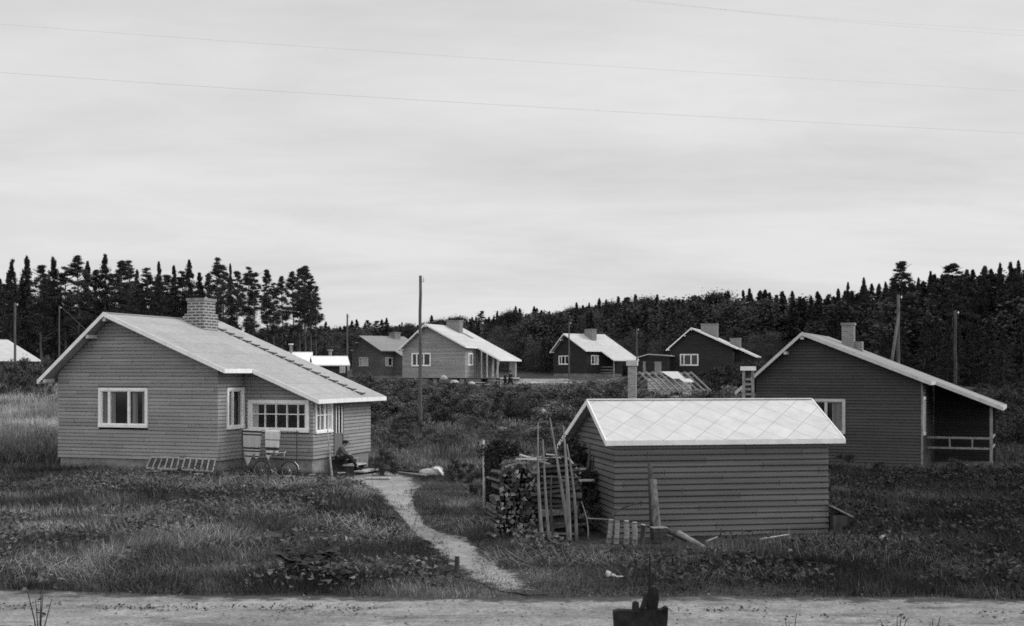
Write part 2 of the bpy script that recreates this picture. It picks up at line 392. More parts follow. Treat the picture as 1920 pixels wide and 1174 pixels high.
M_skin = noise_grey('skin', 0.28, 0.08, (5, 5, 5), 0.6)
M_cloth = noise_grey('dark_cloth', 0.022, 0.3, (8, 8, 8), 0.95)
M_jacket = noise_grey('jacket_cloth', 0.085, 0.25, (8, 8, 8), 0.95)

# ------------------------------------------------------------------ value noise and terrain
_g = np.random.default_rng(3).random((128, 128))
def vnoise(x, y):
    x = np.asarray(x, float); y = np.asarray(y, float)
    xi = np.floor(x).astype(int); yi = np.floor(y).astype(int); fx = x - xi; fy = y - yi
    fx = fx * fx * (3 - 2 * fx); fy = fy * fy * (3 - 2 * fy)
    a = _g[xi % 128, yi % 128]; b = _g[(xi + 1) % 128, yi % 128]; c = _g[xi % 128, (yi + 1) % 128]; d = _g[(xi + 1) % 128, (yi + 1) % 128]
    return (a * (1 - fx) + b * fx) * (1 - fy) + (c * (1 - fx) + d * fx) * fy
def fbm(x, y, s=1.0):
    return (vnoise(x / s, y / s) + .5 * vnoise(2 * x / s + 7, 2 * y / s + 3) + .25 * vnoise(4 * x / s + 1, 4 * y / s + 9)) / 1.75
def sstep(a, b, t):
    t = np.clip((np.asarray(t, float) - a) / (b - a), 0, 1); return t * t * (3 - 2 * t)
def hgt(x, y):
    x = np.asarray(x, float); y = np.asarray(y, float)
    h = 2.45 * sstep(78, 116, y) + .75 * sstep(118, 165, y)
    h = h + 12.0 * sstep(185, 300, y) * sstep(-90, 70, x) - .0 * y
    h = h - 1.0 * np.exp(-(((x - 17) / 9.5) ** 2 + ((y - 60) / 9.5) ** 2))
    h = h - .22 * sstep(-11.5, -6.5, x) * (1 - sstep(2, 8, x)) * sstep(36, 44, y) * (1 - sstep(56, 66, y))
    h = h + .16 * (fbm(x, y, 4.0) - .5) * sstep(20.8, 23, y)
    h = h + .5 * (fbm(x + 40, y, 22.0) - .5) * sstep(60, 85, y)
    for mx, my, mh, mr_ in ((-5.6, 70.3, .45, 1.3), (-3.9, 69.5, .6, 1.6), (2.4, 52, .5, 1.6), (-2.0, 70.5, .3, 1.5)):
        h = h + mh * np.exp(-(((x - mx) / mr_) ** 2 + ((y - my) / mr_) ** 2))
    return h
def H(x, y): return float(hgt(x, y))
def at(px, py, D):            # world point at depth D seen at picture position
    return V((px - CX) / F * D, D, CZ - (py - HY) / F * D)
def G(px, py):                # point of the terrain at picture position
    d = at(px, py, 1.0) - V(0, 0, CZ); lo = 8.0; t = 8.0
    while t < 400:
        p = V(0, 0, CZ) + d * t
        if p[2] < H(p[0], p[1]): break
        lo = t; t += .5
    hi = t
    for _ in range(30):
        mid = (lo + hi) / 2; p = V(0, 0, CZ) + d * mid
        if p[2] < H(p[0], p[1]): hi = mid
        else: lo = mid
    p = V(0, 0, CZ) + d * hi; p[2] = H(p[0], p[1]); return p
def gp(px, D):                # ground point at depth D in picture column px
    x = (px - CX) / F * D; return V(x, D, H(x, D))

def grid_terrain():
    ys = np.concatenate([np.arange(-40, 10, 5), np.arange(10, 60, .5), np.arange(60, 140, 2), np.arange(140, 320, 8), np.arange(320, 2401, 80)])
    xr = np.concatenate([np.arange(0, 30, .6), np.arange(30, 110, 3), np.arange(110, 300, 15), np.arange(300, 1600, 100)])
    xs = np.concatenate([-xr[::-1][:-1], xr])
    X, Y = np.meshgrid(xs, ys); Z = hgt(X, Y)
    v = np.stack([X, Y, Z], -1).reshape(-1, 3); nx, ny = len(xs), len(ys)
    i = (np.arange(ny - 1)[:, None] * nx + np.arange(nx - 1)[None]).ravel()
    f = np.stack([i, i + 1, i + nx + 1, i + nx], -1)
    me = np_mesh('ground', v, f); me.materials.append(M_ground); me.shade_smooth()
    return tag(link(bpy.data.objects.new('ground', me)), kind='structure')
grid_terrain()

# path and road as sheets laid just above the ground
PL = [(640, 897), (686, 916), (716, 933), (734, 954), (754, 977), (779, 1005), (813, 1030), (852, 1058), (884, 1078), (905, 1094), (936, 1108), (976, 1118)]
PR = [(729, 884), (772, 893), (792, 912), (776, 930), (778, 957), (800, 985), (845, 1003), (890, 1018), (903, 1041), (945, 1070), (980, 1089), (1006, 1102), (1020, 1116)]
PLg = np.array([G(*p) for p in PL]); PRg = np.array([G(*p) for p in PR])
def resamp(P, n=30):
    d = np.concatenate([[0], np.cumsum(np.linalg.norm(np.diff(P[:, :2], axis=0), axis=1))]); t = np.linspace(0, d[-1], n)
    return np.stack([np.interp(t, d, P[:, k]) for k in range(3)], -1)
PLg, PRg = resamp(PLg), resamp(PRg)
PATHPOLY = np.concatenate([PLg[:27, :2], PRg[:27][::-1, :2]])
def in_poly(x, y, poly):
    r = np.zeros(np.shape(x), bool); n = len(poly)
    for i in range(n):
        x1, y1 = poly[i]; x2, y2 = poly[(i + 1) % n]
        if y1 == y2: continue
        c = ((y1 > y) != (y2 > y)) & (x < (x2 - x1) * (y - y1) / (y2 - y1) + x1); r ^= c
    return r
def sheet(name, A, B, nx, mat, dz, ragged=.12, sub=10):
    """ribbon between two polylines, sampled on the terrain"""
    def dens(P):
        t = np.linspace(0, len(P) - 1, (len(P) - 1) * sub + 1); i = np.minimum(t.astype(int), len(P) - 2); f = (t - i)[:, None]
        return P[i] * (1 - f) + P[i + 1] * f
    A, B = dens(np.asarray(A)[:, :2]), dens(np.asarray(B)[:, :2]); n = len(A)
    v = np.zeros((n, nx + 1, 3)); e_ = np.zeros((n, nx + 1)); tt = np.linspace(0, 1, n)
    for j in range(nx + 1):
        q = j / nx; P = A * (1 - q) + B * q
        if j in (0, nx):
            P = P + ragged * (vnoise(P[:, 1] * .9 + 50 * j, P[:, 0] * .9) + .35 * vnoise(P[:, 0] * 2.6 + 50 * j, P[:, 1] * 2.6) - .65)[:, None] * 2 * (A - B) / np.maximum(np.linalg.norm(A - B, axis=1), .1)[:, None]
        e_[:, j] = (np.minimum(q, 1 - q) * 2 if name != 'road' else min(1, q * 6)) * (np.clip((1 - tt) * 12, 0, 1) if name == 'footpath' else 1); v[:, j, :2] = P; v[:, j, 2] = hgt(P[:, 0], P[:, 1]) + dz
    i = (np.arange(n - 1)[:, None] * (nx + 1) + np.arange(nx)[None]).ravel()
    f = np.stack([i, i + 1, i + nx + 2, i + nx + 1], -1)
    me = np_mesh(name, v.reshape(-1, 3), f, e_.ravel()); me.materials.append(mat)
    return tag(link(bpy.data.objects.new(name, me)), kind='structure')
sheet('footpath', PLg, PRg, 8, M_path, .014, .22, 5)
S1 = np.array([G(*p) for p in ((415, 899), (470, 893), (530, 893), (590, 896), (645, 897))]); S2 = S1.copy(); S2[:, 1] -= .42
sheet('side_path', S1, S2, 3, M_path, .03, .1)
ROAD_FAR = [(-60, 21.6), (-12, 21.0), (-9, 20.95), (-5, 20.3), (0, 20.1), (4, 20.2), (9, 19.9), (13, 19.75), (60, 19.6)]
sheet('road', np.array(ROAD_FAR, float), np.array([(x, 13.2) for x, _ in ROAD_FAR], float), 24, M_road, .02, .16, 50)
Y1 = np.array([gp(968, 128), gp(1015, 126), gp(1075, 130)]); Y2 = np.array([gp(975, 150), gp(1015, 152), gp(1070, 150)])
sheet('gravel_yard', Y1, Y2, 6, M_gravel, .04, .5)

# ------------------------------------------------------------------ buildings
def siding(mb, O, U, N, z0, z1, ext, holes=(), pitch=.137, lip=.024, c0=True, c1=True):
    """lapped boards on one wall. O start corner, U along, N outwards (2D); ext(z) -> (a, b); c0/c1: outer corners are mitred"""
    O, U, N = V(*O), V(*U), V(*N)
    def P(a, z, o): q = O + U * a + N * o; return (q[0], q[1], z)
    z = z0
    while z < z1 - .01:
        zh = min(z + pitch, z1); (a0, b0), (a1, b1) = ext(z), ext(zh)
        if b0 - a0 < .03: break
        if b1 < a1: a1 = b1 = (a1 + b1) / 2
        zm = (z + zh) / 2; lp = lip * rnd.uniform(.85, 1.15); gr = lip * .75
        cuts = sorted((h[0], h[1]) for h in holes if h[2] - .02 < zm < h[3] + .02)
        segs = []; cur = ('w', a0, a1)
        for h0, h1 in cuts: segs.append((cur, ('h', h0, h0))); cur = ('h', h1, h1)
        segs.append((cur, ('w', b0, b1)))
        for (k0, s0, s1), (k1, e0, e1) in segs:
            if e0 - s0 < .01: continue
            m0 = 1 if (k0 == 'w' and c0) else 0; m1 = 1 if (k1 == 'w' and c1) else 0
            prof = [(z, -gr), (z, lp), (z + (zh - z) * .70, lp * .55), (z + (zh - z) * .80, -gr), (zh, -gr)]
            pts = []
            for zz, of in prof:
                q = (zz - z) / (zh - z); sa, ea = s0 + (s1 - s0) * q, e0 + (e1 - e0) * q
                pts.append((P(sa - of * m0, zz, of), P(ea + of * m1, zz, of)))
            for (A_, B_), (C2_, D2_) in zip(pts[:-1], pts[1:]): mb.poly([A_, B_, D2_, C2_])
        z = zh

def window(parent, O, U, N, a0, a1, z0, z1, mull=(), trim=M_white, tw=.11, rows=(), curt=(), depth=.07, glass=M_glass, inset=.05):
    """window in a wall: cased frame with mullions, a dark room box behind, glass, curtains"""
    O, U, N = V(*O), V(*U), V(*N)
    def P(a, z, o): q = O + U * a + N * o; return V(q[0], q[1], z)
    def bar(mb, a, b, c, d, o0, o1): mb.prism([P(a, c, o0), P(b, c, o0), P(b, d, o0), P(a, d, o0)], P(0, 0, o1 - o0) - P(0, 0, 0))
    f = MB(); o0, o1 = -.03, depth
    bar(f, a0, a1, z0, z0 + tw, o0, o1 + .02); bar(f, a0, a1, z1 - tw, z1, o0, o1); bar(f, a0, a0 + tw, z0 + tw, z1 - tw, o0, o1); bar(f, a1 - tw, a1, z0 + tw, z1 - tw, o0, o1)
    wobj = f.build('window', trim, parent)
    s = MB()
    for m in mull:
        x = a0 + (a1 - a0) * m[0]; bar(s, x - m[1] / 2, x + m[1] / 2, z0 + tw, z1 - tw, -.04, .045)
    for r in rows: bar(s, a0 + tw, a1 - tw, z0 + (z1 - z0) * r - .018, z0 + (z1 - z0) * r + .018, -.03, .02)
    bar(s, a0 + tw, a0 + tw + .035, z0 + tw, z1 - tw, -.04, .03); bar(s, a1 - tw - .035, a1 - tw, z0 + tw, z1 - tw, -.04, .03)
    bar(s, a0 + tw + .035, a1 - tw - .035, z0 + tw, z0 + tw + .04, -.04, .03); bar(s, a0 + tw + .035, a1 - tw - .035, z1 - tw - .04, z1 - tw, -.04, .03)
    s.build('sash', trim, wobj)
    p = MB(); bar(p, a0 + tw - .01, a1 - tw + .01, z0 + tw - .01, z1 - tw + .01, -inset - .008, -inset); p.build('pane', glass, wobj)
    if curt:
        for (c0, c1, mat) in curt:
            c = MB(); x0, x1 = a0 + (a1 - a0) * c0, a0 + (a1 - a0) * c1; n = max(3, int((x1 - x0) / .04)); o = -inset + .006
            for i in range(n):
                xa, xb = x0 + (x1 - x0) * i / n, x0 + (x1 - x0) * (i + 1) / n; oo = [.012, .0][i % 2]; o2 = [.0, .012][i % 2]
                c.poly([P(xa, z0 + tw, o + oo), P(xb, z0 + tw, o + o2), P(xb, z1 - tw, o + o2), P(xa, z1 - tw, o + oo)])
            c.build('curtain', mat, wobj)
    return wobj

def chimney(parent, u0, u1, v0, v1, zb, zt, mat, cap=True, flare=0.0, nm='chimney', cm=None):
    c = MB()
    if flare:
        zm = zb + (zt - zb) * .55
        c.prism([(u0, v0, zm), (u1, v0, zm), (u1, v1, zm), (u0, v1, zm)], (0, 0, zt - zm - .12))
        c.box(u0 - flare, u1 + flare, v0 - flare, v1 + flare, zb, zm - .002)
    else: c.box(u0, u1, v0, v1, zb, zt - .12)
    o = c.build(nm, mat, parent)
    k = MB(); k.box(u0 - .04, u1 + .04, v0 - .04, v1 + .04, zt - .118, zt); k.build('chimney_cap', cm or M_conc, o)
    return o

def house(name, label, prm, z_ground, wall_m, roof_m, trim_m, wins=(), foundation=True, piers=False, porch='closed', extra=None, lip=.024, board_trim=None, chim=None, far=False, found_m=None):
    X, Y, th, W, ur, zr, sR, sL, o, uL, uR, r, r2, uP, uPe, Dp, zb = prm
    t = thing(name, label, 'house', (X, Y, z_ground), -th)
    z = lambda q: q - z_ground
    Rr = lambda u: z(zr) - sR * (u - ur); Rl = lambda u: z(zr) - sL * (ur - u); Ru = lambda u: Rr(u) if u > ur else Rl(u)
    B = Dp - .5; zb_ = z(zb); T = .16
    uRw = lambda q: ur + (z(zr) - T - q) / sR; uLw = lambda q: ur - (z(zr) - T - q) / sL
    wl = MB()
    hf = [(a, b, c - z_ground, d - z_ground) for (pl, a, b, c, d, *_) in wins if pl == 'front']
    siding(wl, (0, 0), (1, 0), (0, -1), zb_, z(zr) - T, lambda q: (max(0, uLw(q)), min(W, uRw(q))), hf, lip=lip)
    hs = [(a, b, c - z_ground, d - z_ground) for (pl, a, b, c, d, *_) in wins if pl == 'side']
    siding(wl, (W, 0), (0, 1), (1, 0), zb_, Rr(W) - T, lambda q: (0, r if porch == 'closed' else B), hs, lip=lip, c1=(porch != 'closed'))
    siding(wl, (0, B), (0, -1), (-1, 0), zb_, Rl(0) - T, lambda q: (0, B), (), lip=lip)
    ub = uP if porch == 'closed' else W
    siding(wl, (ub, B), (-1, 0), (0, 1), zb_, z(zr) - T, lambda q: (max(0, ub - uRw(q)), min(ub, ub - uLw(q))), (), lip=lip)
    if porch == 'closed':
        hp = [(a - W, b - W, c - z_ground, d - z_ground) for (pl, a, b, c, d, *_) in wins if pl == 'porch']
        siding(wl, (W, r), (1, 0), (0, -1), zb_, Rr(W) - T, lambda q: (0, min(uP - W, uRw(q) - W)), hp, lip=lip, c0=False)
        hq = [(a - r, b - r, c - z_ground, d - z_ground) for (pl, a, b, c, d, *_) in wins if pl in ('pside', 'door')]
        siding(wl, (uP, r), (0, 1), (1, 0), zb_, Rr(uP) - T, lambda q: (0, B - r), hq, lip=lip)
    wl.build('wall', wall_m, t)
    co = MB()          # the dark room inside, seen through window openings only
    e = .12
    co.prism([(e, e, zb_ + .05), (W - e, e, zb_ + .05), (W - e, e, Rr(W) - T - .15), (ur, e, z(zr) - T - .25), (e, e, Rl(0) - T - .25)], (0, B - 2 * e, 0))
    if porch == 'closed': co.box(W - e + .004, uP - e, r + e, B - e - .004, zb_ + .05, Rr(uP) - T - .12)
    co.build('interior', M_dark, t)
    g = z(H(X + W / 2, Y)) - .6
    if foundation:
        f = MB(); f.box(.05, W - .05, .05, B - .05, g, zb_ - .002)
        if porch == 'closed': f.box(W - .048, uP - .06, r + .05, B - .07, g, zb_ - .004)
        f.build('foundation', found_m or M_conc, t)
    if piers:
        for (a, b) in ((.4, .3), (3.6, .3), (6.6, .3), (.4, 5.5), (3.4, 5.5), (6.6, 5.5), (9.5, 5.5), (9.5, 2.5)):
            f = MB(); f.prism([(a - .22, b - .22, g), (a + .22, b - .22, g), (a + .22, b + .22, g), (a - .22, b + .22, g)], (0, 0, zb_ - g - .003)); f.build('pier', M_conc, t)
        f = MB(); f.box(.06, (uP if porch else W) - .1, .06, B - .06, zb_ - .12, zb_ - .003); f.build('floor_frame', M_woodD, t)
    # roof
    rf = MB(); th_ = .09
    rp = [(ur, -o), (uR, -o), (uR, r2), (uPe, r2), (uPe, Dp), (ur, Dp)]
    rf.prism([(a, b, Rr(a)) for a, b in rp], (0, 0, -th_))
    lp_ = [(uL, -o), (ur - .001, -o), (ur - .001, Dp), (uL, Dp)]
    rf.prism([(a, b, Rl(a)) for a, b in lp_], (0, 0, -th_))
    ro = rf.build('roof', roof_m, t)
    bt = board_trim or trim_m
    bw_, bt_ = .15, .035
    def rake(ua, ub, v, fn, out=-1):
        b = MB(); b.prism([(ua, v, fn(ua) - bw_), (ub, v, fn(ub) - bw_), (ub, v, fn(ub) + .02), (ua, v, fn(ua) + .02)], (0, out * bt_, 0)); b.build('bargeboard', bt, ro)
    rake(uL, ur, -o - .001, Rl); rake(ur, uR, -o - .001, Rr); rake(uR + .04, uPe, r2 - .001, Rr); rake(uL, ur, Dp + .001, Rl, 1); rake(ur, uPe, Dp + .001, Rr, 1)
    for (u, va, vb) in ((uR, -o - .04, r2 - .04), (uPe, r2 - .04, Dp + .04)):
        b = MB(); b.prism([(u + .002, va, Rr(u) - bw_), (u + .002, vb, Rr(u) - bw_), (u + .002, vb, Rr(u) + .01), (u + .002, va, Rr(u) + .01)], (bt_, 0, 0)); b.build('fascia', bt, ro)
    b = MB(); b.prism([(uL - .002, -o - .04, Rl(uL) - bw_), (uL - .002, Dp + .04, Rl(uL) - bw_), (uL - .002, Dp + .04, Rl(uL) + .01), (uL - .002, -o - .04, Rl(uL) + .01)], (-bt_, 0, 0))
    b.build('fascia', bt, ro)
    for (u) in (uL + .35, ur - 1.0, ur + .01):      # purlin ends under the gable overhang
        pass
    for u in (max(uL + .25, -.5), ur - .75, ur):
        q = MB(); zz = Ru(u) - th_ - .1; q.box(u - .07, u + .07, -o + .02, -.03, zz - .13, zz); q.build('purlin_end', M_trim if not far else trim_m, t)
    for wd in wins:
        pl, a0, a1, c0, c1 = wd[:5]; kw = wd[5] if len(wd) > 5 else {}
        if pl == 'door': continue
        O, U, N = {'front': ((0, 0), (1, 0), (0, -1)), 'side': ((W, 0), (0, 1), (1, 0)), 'porch': ((0, r), (1, 0), (0, -1)), 'pside': ((uP, 0), (0, 1), (1, 0))}[pl]
        window(t, O, U, N, a0, a1, z(c0), z(c1), trim=kw.get('trim', trim_m), mull=kw.get('mull', ()), rows=kw.get('rows', ()), curt=kw.get('curt', ()), tw=kw.get('tw', .11))
    if chim:
        for (u0, u1, v0, v1, zt, mat, fl) in chim:
            chimney(ro, u0, u1, v0, v1, min(Ru(u0), Ru(u1)) - .15, z(zt), mat, flare=fl)
    if extra: extra(t, z, Rr, prm)
    return t

H1p = [-17.592, 47.599, .315, 7.045, 2.477, 5.991, .411, .858, .57, -.481, 7.672, 1.885, 1.413, 9.984, 10.455, 7.532, .457]
Rp = [11.199, 56.244, .413, 7.221, 2.172, 5.536, .402, .892, .556, -.811, 7.627, 2.784, 1.861, 10.005, 10.432, 6.439, -.649]
Cp = [-11.034, 123.675, .403, 6.959, 2.827, 8.635, .51, .848, .586, -.16, 7.35, 1.773, 2.058, 9.984, 9.803, 7.513, 3.256]
Dp_ = [5.69, 168.766, .927, 7.158, 2.885, 9.102, .503, .844, .557, -.072, 7.602, 1.885, 2.121, 9.984, 10.076, 6.772, 3.699]
Ep = [17.863, 138.622, .29, 7.045, 2.474, 8.825, .46, .874, .57, -.343, 7.429, 1.885, 1.413, 9.984, 9.408, 7.501, 3.399]
Bp = [-20.91, 160.517, .874, 6.938, 2.346, 8.579, .398, .872, .536, .215, 7.505, 1.885, 1.549, 9.984, 10.455, 6.611, 3.494]
def local(prm, u, v, zz):
    X, Y, th = prm[:3]; c, s = math.cos(th), math.sin(th)
    return V(X + u * c + v * s, Y - u * s + v * c, zz)

def extra1(t, z, Rr, prm):
    # door with tall glass strips
    uP = prm[13]; a0, a1, c0, c1 = 3.60, 4.44, z(.42), z(2.5)
    d = MB(); d.box(uP - .03, uP + .02, a0 + .07, a1 - .07, c0, c1 - .07); dr = d.build('door', M_door, t)
    f = MB(); f.box(uP - .04, uP + .05, a0, a0 + .07, c0, c1); f.box(uP - .04, uP + .05, a1 - .07, a1, c0, c1); f.box(uP - .04, uP + .048, a0 + .07, a1 - .07, c1 - .07, c1 + .003); f.build('door_frame', M_door, dr)
    p = MB(); p.box(uP + .02, uP + .03, a0 + .16, a1 - .16, c0 + .95, c1 - .13); p.build('door_pane', M_glass, dr)
    s = MB()
    for q in (a0 + .15, (a0 + a1) / 2 - .03, a1 - .19): s.box(uP + .031, uP + .05, q, q + .06, c0 + .93, c1 - .1)
    s.build('glazing_bar', M_white, dr)
    hd = MB(); hd.tube([(uP + .05, a1 - .14, c0 + .9), (uP + .09, a1 - .14, c0 + .9), (uP + .09, a1 - .24, c0 + .9)], .012, 6); hd.build('handle', M_chrome, dr)
    ro = [c for c in t.children if c.name.startswith('roof')][0]
    # row of lapped battens (walkway) lying down the slope
    n = 17; u0, u1, v = 3.45, 10.3, 5.82
    for i in range(n):
        ua = u0 + (u1 - u0) * i / n; ub = ua + (u1 - u0) / n * .93
        b = MB(); b.prism([(ua, v - .05, Rr(ua) + .005), (ub, v - .05, Rr(ub) + .06), (ub, v + .07, Rr(ub) + .06), (ua, v + .07, Rr(ua) + .005)], (0, 0, .03))
        b.box(ub - .12, ub, v - .11, v + .13, Rr(ub) + .07, Rr(ub) + .12)
        b.build('roof_batten', M_woodD, ro)
    r_ = MB(); r_.prism([(2.47, -.55, Rr(2.47) + .0), (2.6, -.55, Rr(2.6) + .012), (2.6, 7.5, Rr(2.6) + .012), (2.47, 7.5, Rr(2.47) + .0)], (0, 0, .02)); r_.build('ridge_strip', M_feltD, ro)
    # attic vent and small pipe cap near the ridge
    q = MB(); q.tube([(2.3, 5.2, Rr(2.5) - .2), (2.3, 5.2, Rr(2.5) + .12)], .12, 10); q.build('vent_pipe', M_trim, ro)

CW, CG = M_curtW, M_curt
wins1 = [('front', 1.86, 4.05, 1.64, 3.15, dict(mull=((.215, .10), (.615, .10)), curt=((.06, .19, CG), (.24, .33, CG), (.67, .78, CG), (.87, .95, CG)))),
         ('side', .58, 1.82, 1.59, 3.16, dict(mull=((.35, .09),), curt=((.09, .3, CG), (.72, .9, CG)))),
         ('porch', 7.24, 9.84, 1.46, 2.68, dict(mull=((.28, .035), (.46, .035), (.64, .035), (.82, .035)), rows=(.56,), tw=.13, curt=((.05, .16, CW), (.91, .95, CW), (.16, .91, M_glass)))),
         ('pside', 2.03, 3.44, 1.41, 2.66, dict(mull=((.30, .05), (.55, .13), (.78, .05)), rows=(.55,), tw=.09, curt=((.56, .9, CG),))),
         ('door', 3.60, 4.44, .42, 2.5)]
house('weatherboard_house', 'mid grey weatherboard house at left with brick chimney and glazed corner porch', H1p, 0.0, M_side1, M_felt, M_white, wins1,
      extra=extra1, chim=[(2.84, 3.62, 4.5, 5.4, 6.82, M_brick, .08)])

M_railw = noise_grey('rail_wood', 0.22, .4, (6, 6, 3), .9)
def extraR(t, z, Rr, prm):
    W, r2, uP, B = prm[3], prm[12], prm[13], prm[15] - .5
    for (u, v) in ((uP - .05, r2 + .35), (uP - .05, B), (uP - 1.3, B)):
        p = MB(); p.box(u - .06, u + .06, v - .06, v + .06, z(-1.1), Rr(u) - .14); p.build('porch_post', M_railw, t)
    for i, q in enumerate((.82, .36)):
        p = MB(); p.box(W + .05, uP - .11, r2 + .31, r2 + .37, z(q) - .05, z(q) + .04); p.build('rail', M_railw, t)
        p = MB(); p.box(uP - .08, uP - .02, r2 + .41, B - .06, z(q) - .052, z(q) + .038); p.build('rail', M_railw, t)
    for u in (W + 1.0, W + 1.95):
        p = MB(); p.box(u - .03, u + .03, r2 + .30, r2 + .38, z(.32), z(.83)); p.build('baluster', M_railw, t)
    f = MB(); f.box(W + .03, uP, r2 + .3, B, z(-.55), z(-.43)); f.build('porch_floor', M_woodD, t)
    f = MB(); siding(f, (uP, B - .08), (-1, 0), (0, 1), z(-1.0), Rr(W) - .16, lambda q: (max(0, uP - (prm[4] + (z(prm[5]) - .16 - q) / prm[6])), uP - W - .03)); siding(f, (W + .03, B - .1), (1, 0), (0, -1), z(-1.0), Rr(W) - .16, lambda q: (0, min(uP - W - .03, prm[4] + (z(prm[5]) - .16 - q) / prm[6] - W))); f.build('porch_back_wall', M_sideD, t)  # near-black boards: the unlit porch's shade is put into the wall colour
    c = MB(); c.box(W - .02, W + .045, -.05, .09, z(-.62), Rr(W) - .18); c.build('corner_board', M_railw, t)
    for (u, v) in ((4.02, 4.3),):
        c = MB(); zt = z(5.5); c.box(u - .19, u + .16, v - .4, v + .1, Rr(u) - .2, Rr(u) + .42); c.build('chimney_shoulder', M_brickD, [k for k in t.children if k.name.startswith('roof')][0])
winsR = [('front', 1.75, 3.99, .99, 2.55, dict(mull=((.30, .10), (.62, .12)), curt=((.74, .94, CG),))),
         ('side', .15, 1.24, .98, 2.66, dict(mull=((.5, .09),)))]
house('dark_house', 'dark weatherboard house at right behind the shed, open railed porch under its long roof', Rp, -.9, M_sideR, M_feltD, M_trim, winsR, porch='open',
      extra=extraR, chim=[(3.26, 3.82, 3.7, 4.2, 6.1, M_brickD, 0)], board_trim=M_trim, found_m=M_sideR)

def extraC(t, z, Rr, prm):
    for (u, v) in ((7.8, 2.1), (8.5, 1.9), (9.5, 2.2), (9.55, 6.6)):
        p = MB(); p.box(u - .06, u + .06, v - .06, v + .06, z(2.6), Rr(u) - .14); p.build('porch_post', M_woodL, t)
    p = MB(); p.beam((9.4, 2.1, z(3.6)), (9.75, 2.1, z(5.1)), .09, .09); p.build('brace', M_woodL, t)
    for i in range(9):
        v = 2.2 + i * .5; p = MB(); p.box(7.0, 7.06, v - .05, v + .05, z(3.3), Rr(7.05) - .16); p.build('stud', M_wood, t)
    p = MB(); p.box(8.8, 9.6, 6.75, 6.82, z(3.5), z(5.15)); p.build('hanging_board', M_woodL, t)
    f = MB(); f.box(7.1, 9.9, 1.9, 7.0, z(3.15), z(3.27)); f.build('porch_floor', M_woodL, t)
    ro = [c for c in t.children if c.name.startswith('roof')][0]
    c = MB(); c.prism([(4.5, 4.6, Rr(4.5) + .01), (5.5, 4.6, Rr(5.5) + .01), (5.5, 5.3, Rr(5.5) + .01), (4.5, 5.3, Rr(4.5) + .01)], (0, 0, .05)); c.build('roof_hatch', M_feltD, ro)
winsC = [('front', 1.04, 3.2, 4.39, 5.74, dict(mull=((.27, .12), (.63, .14)))), ('side', .63, 1.76, 4.45, 5.71, dict(mull=((.4, .1),)))]
house('raised_house', 'pale weatherboard house on concrete piers, unfinished open porch, behind the tall pole', Cp, 2.6, M_sideC, M_feltW, M_white, winsC, foundation=False, piers=True,
      porch='open', extra=extraC, chim=[(3.0, 4.5, 3.9, 4.7, 9.15, M_brickD, 0)], far=True)
winsD = [('front', 1.22, 3.39, 4.86, 6.11, dict(mull=((.27, .12), (.63, .14)))), ('side', .66, 1.98, 4.84, 6.12, dict(mull=((.45, .12),), curt=((.5, .9, CW),)))]
def extraD(t, z, Rr, prm):
    for (u, v) in ((9.8, 2.4), (9.8, 6.2)):
        p = MB(); p.box(u - .06, u + .06, v - .06, v + .06, z(3.2), Rr(u) - .14); p.build('porch_post', M_wood, t)
    for q in (3.75, 4.1, 4.5):
        p = MB(); p.box(7.2, 9.74, 2.35, 2.42, z(q), z(q) + .09); p.build('rail', M_wood, t)
house('tarred_house', 'small nearly black house with bright pale roof at the forest edge', Dp_, 3.2, M_sideD, M_feltW, M_white, winsD, porch='open', extra=extraD,
      chim=[(3.2, 4.8, 2.9, 3.7, 9.75, M_brickD, 0)], far=True)
winsE = [('front', 1.12, 3.21, 4.54, 5.87, dict(mull=((.22, .12), (.6, .14))))]
house('black_gable_house', 'nearly black gabled house with one white window above the bare roof frame', Ep, 3.0, M_sideD, M_feltW, M_white, winsE, chim=[(3.0, 4.9, 3.4, 4.3, 9.4, M_brickD, 0), (6.2, 7.4, 4.4, 5.2, 7.75, M_brickD, 0)], far=True)
winsB = [('front', 1.74, 3.87, 4.59, 5.78, dict(mull=((.35, .12), (.65, .12)), curt=((.1, .35, CW), (.65, .9, CW), (.38, .6, CW)))), ('side', .48, 1.62, 4.58, 5.73, dict(mull=((.4, .12),), curt=((.1, .35, CW),)))]
house('brown_house', 'mid dark weatherboard house partly hidden behind the pale house on piers', Bp, 3.1, M_sideB, M_feltD, M_trim, winsB, chim=[(2.0, 3.4, 4.4, 5.3, 9.1, M_brickD, 0)], far=True, board_trim=M_woodD)

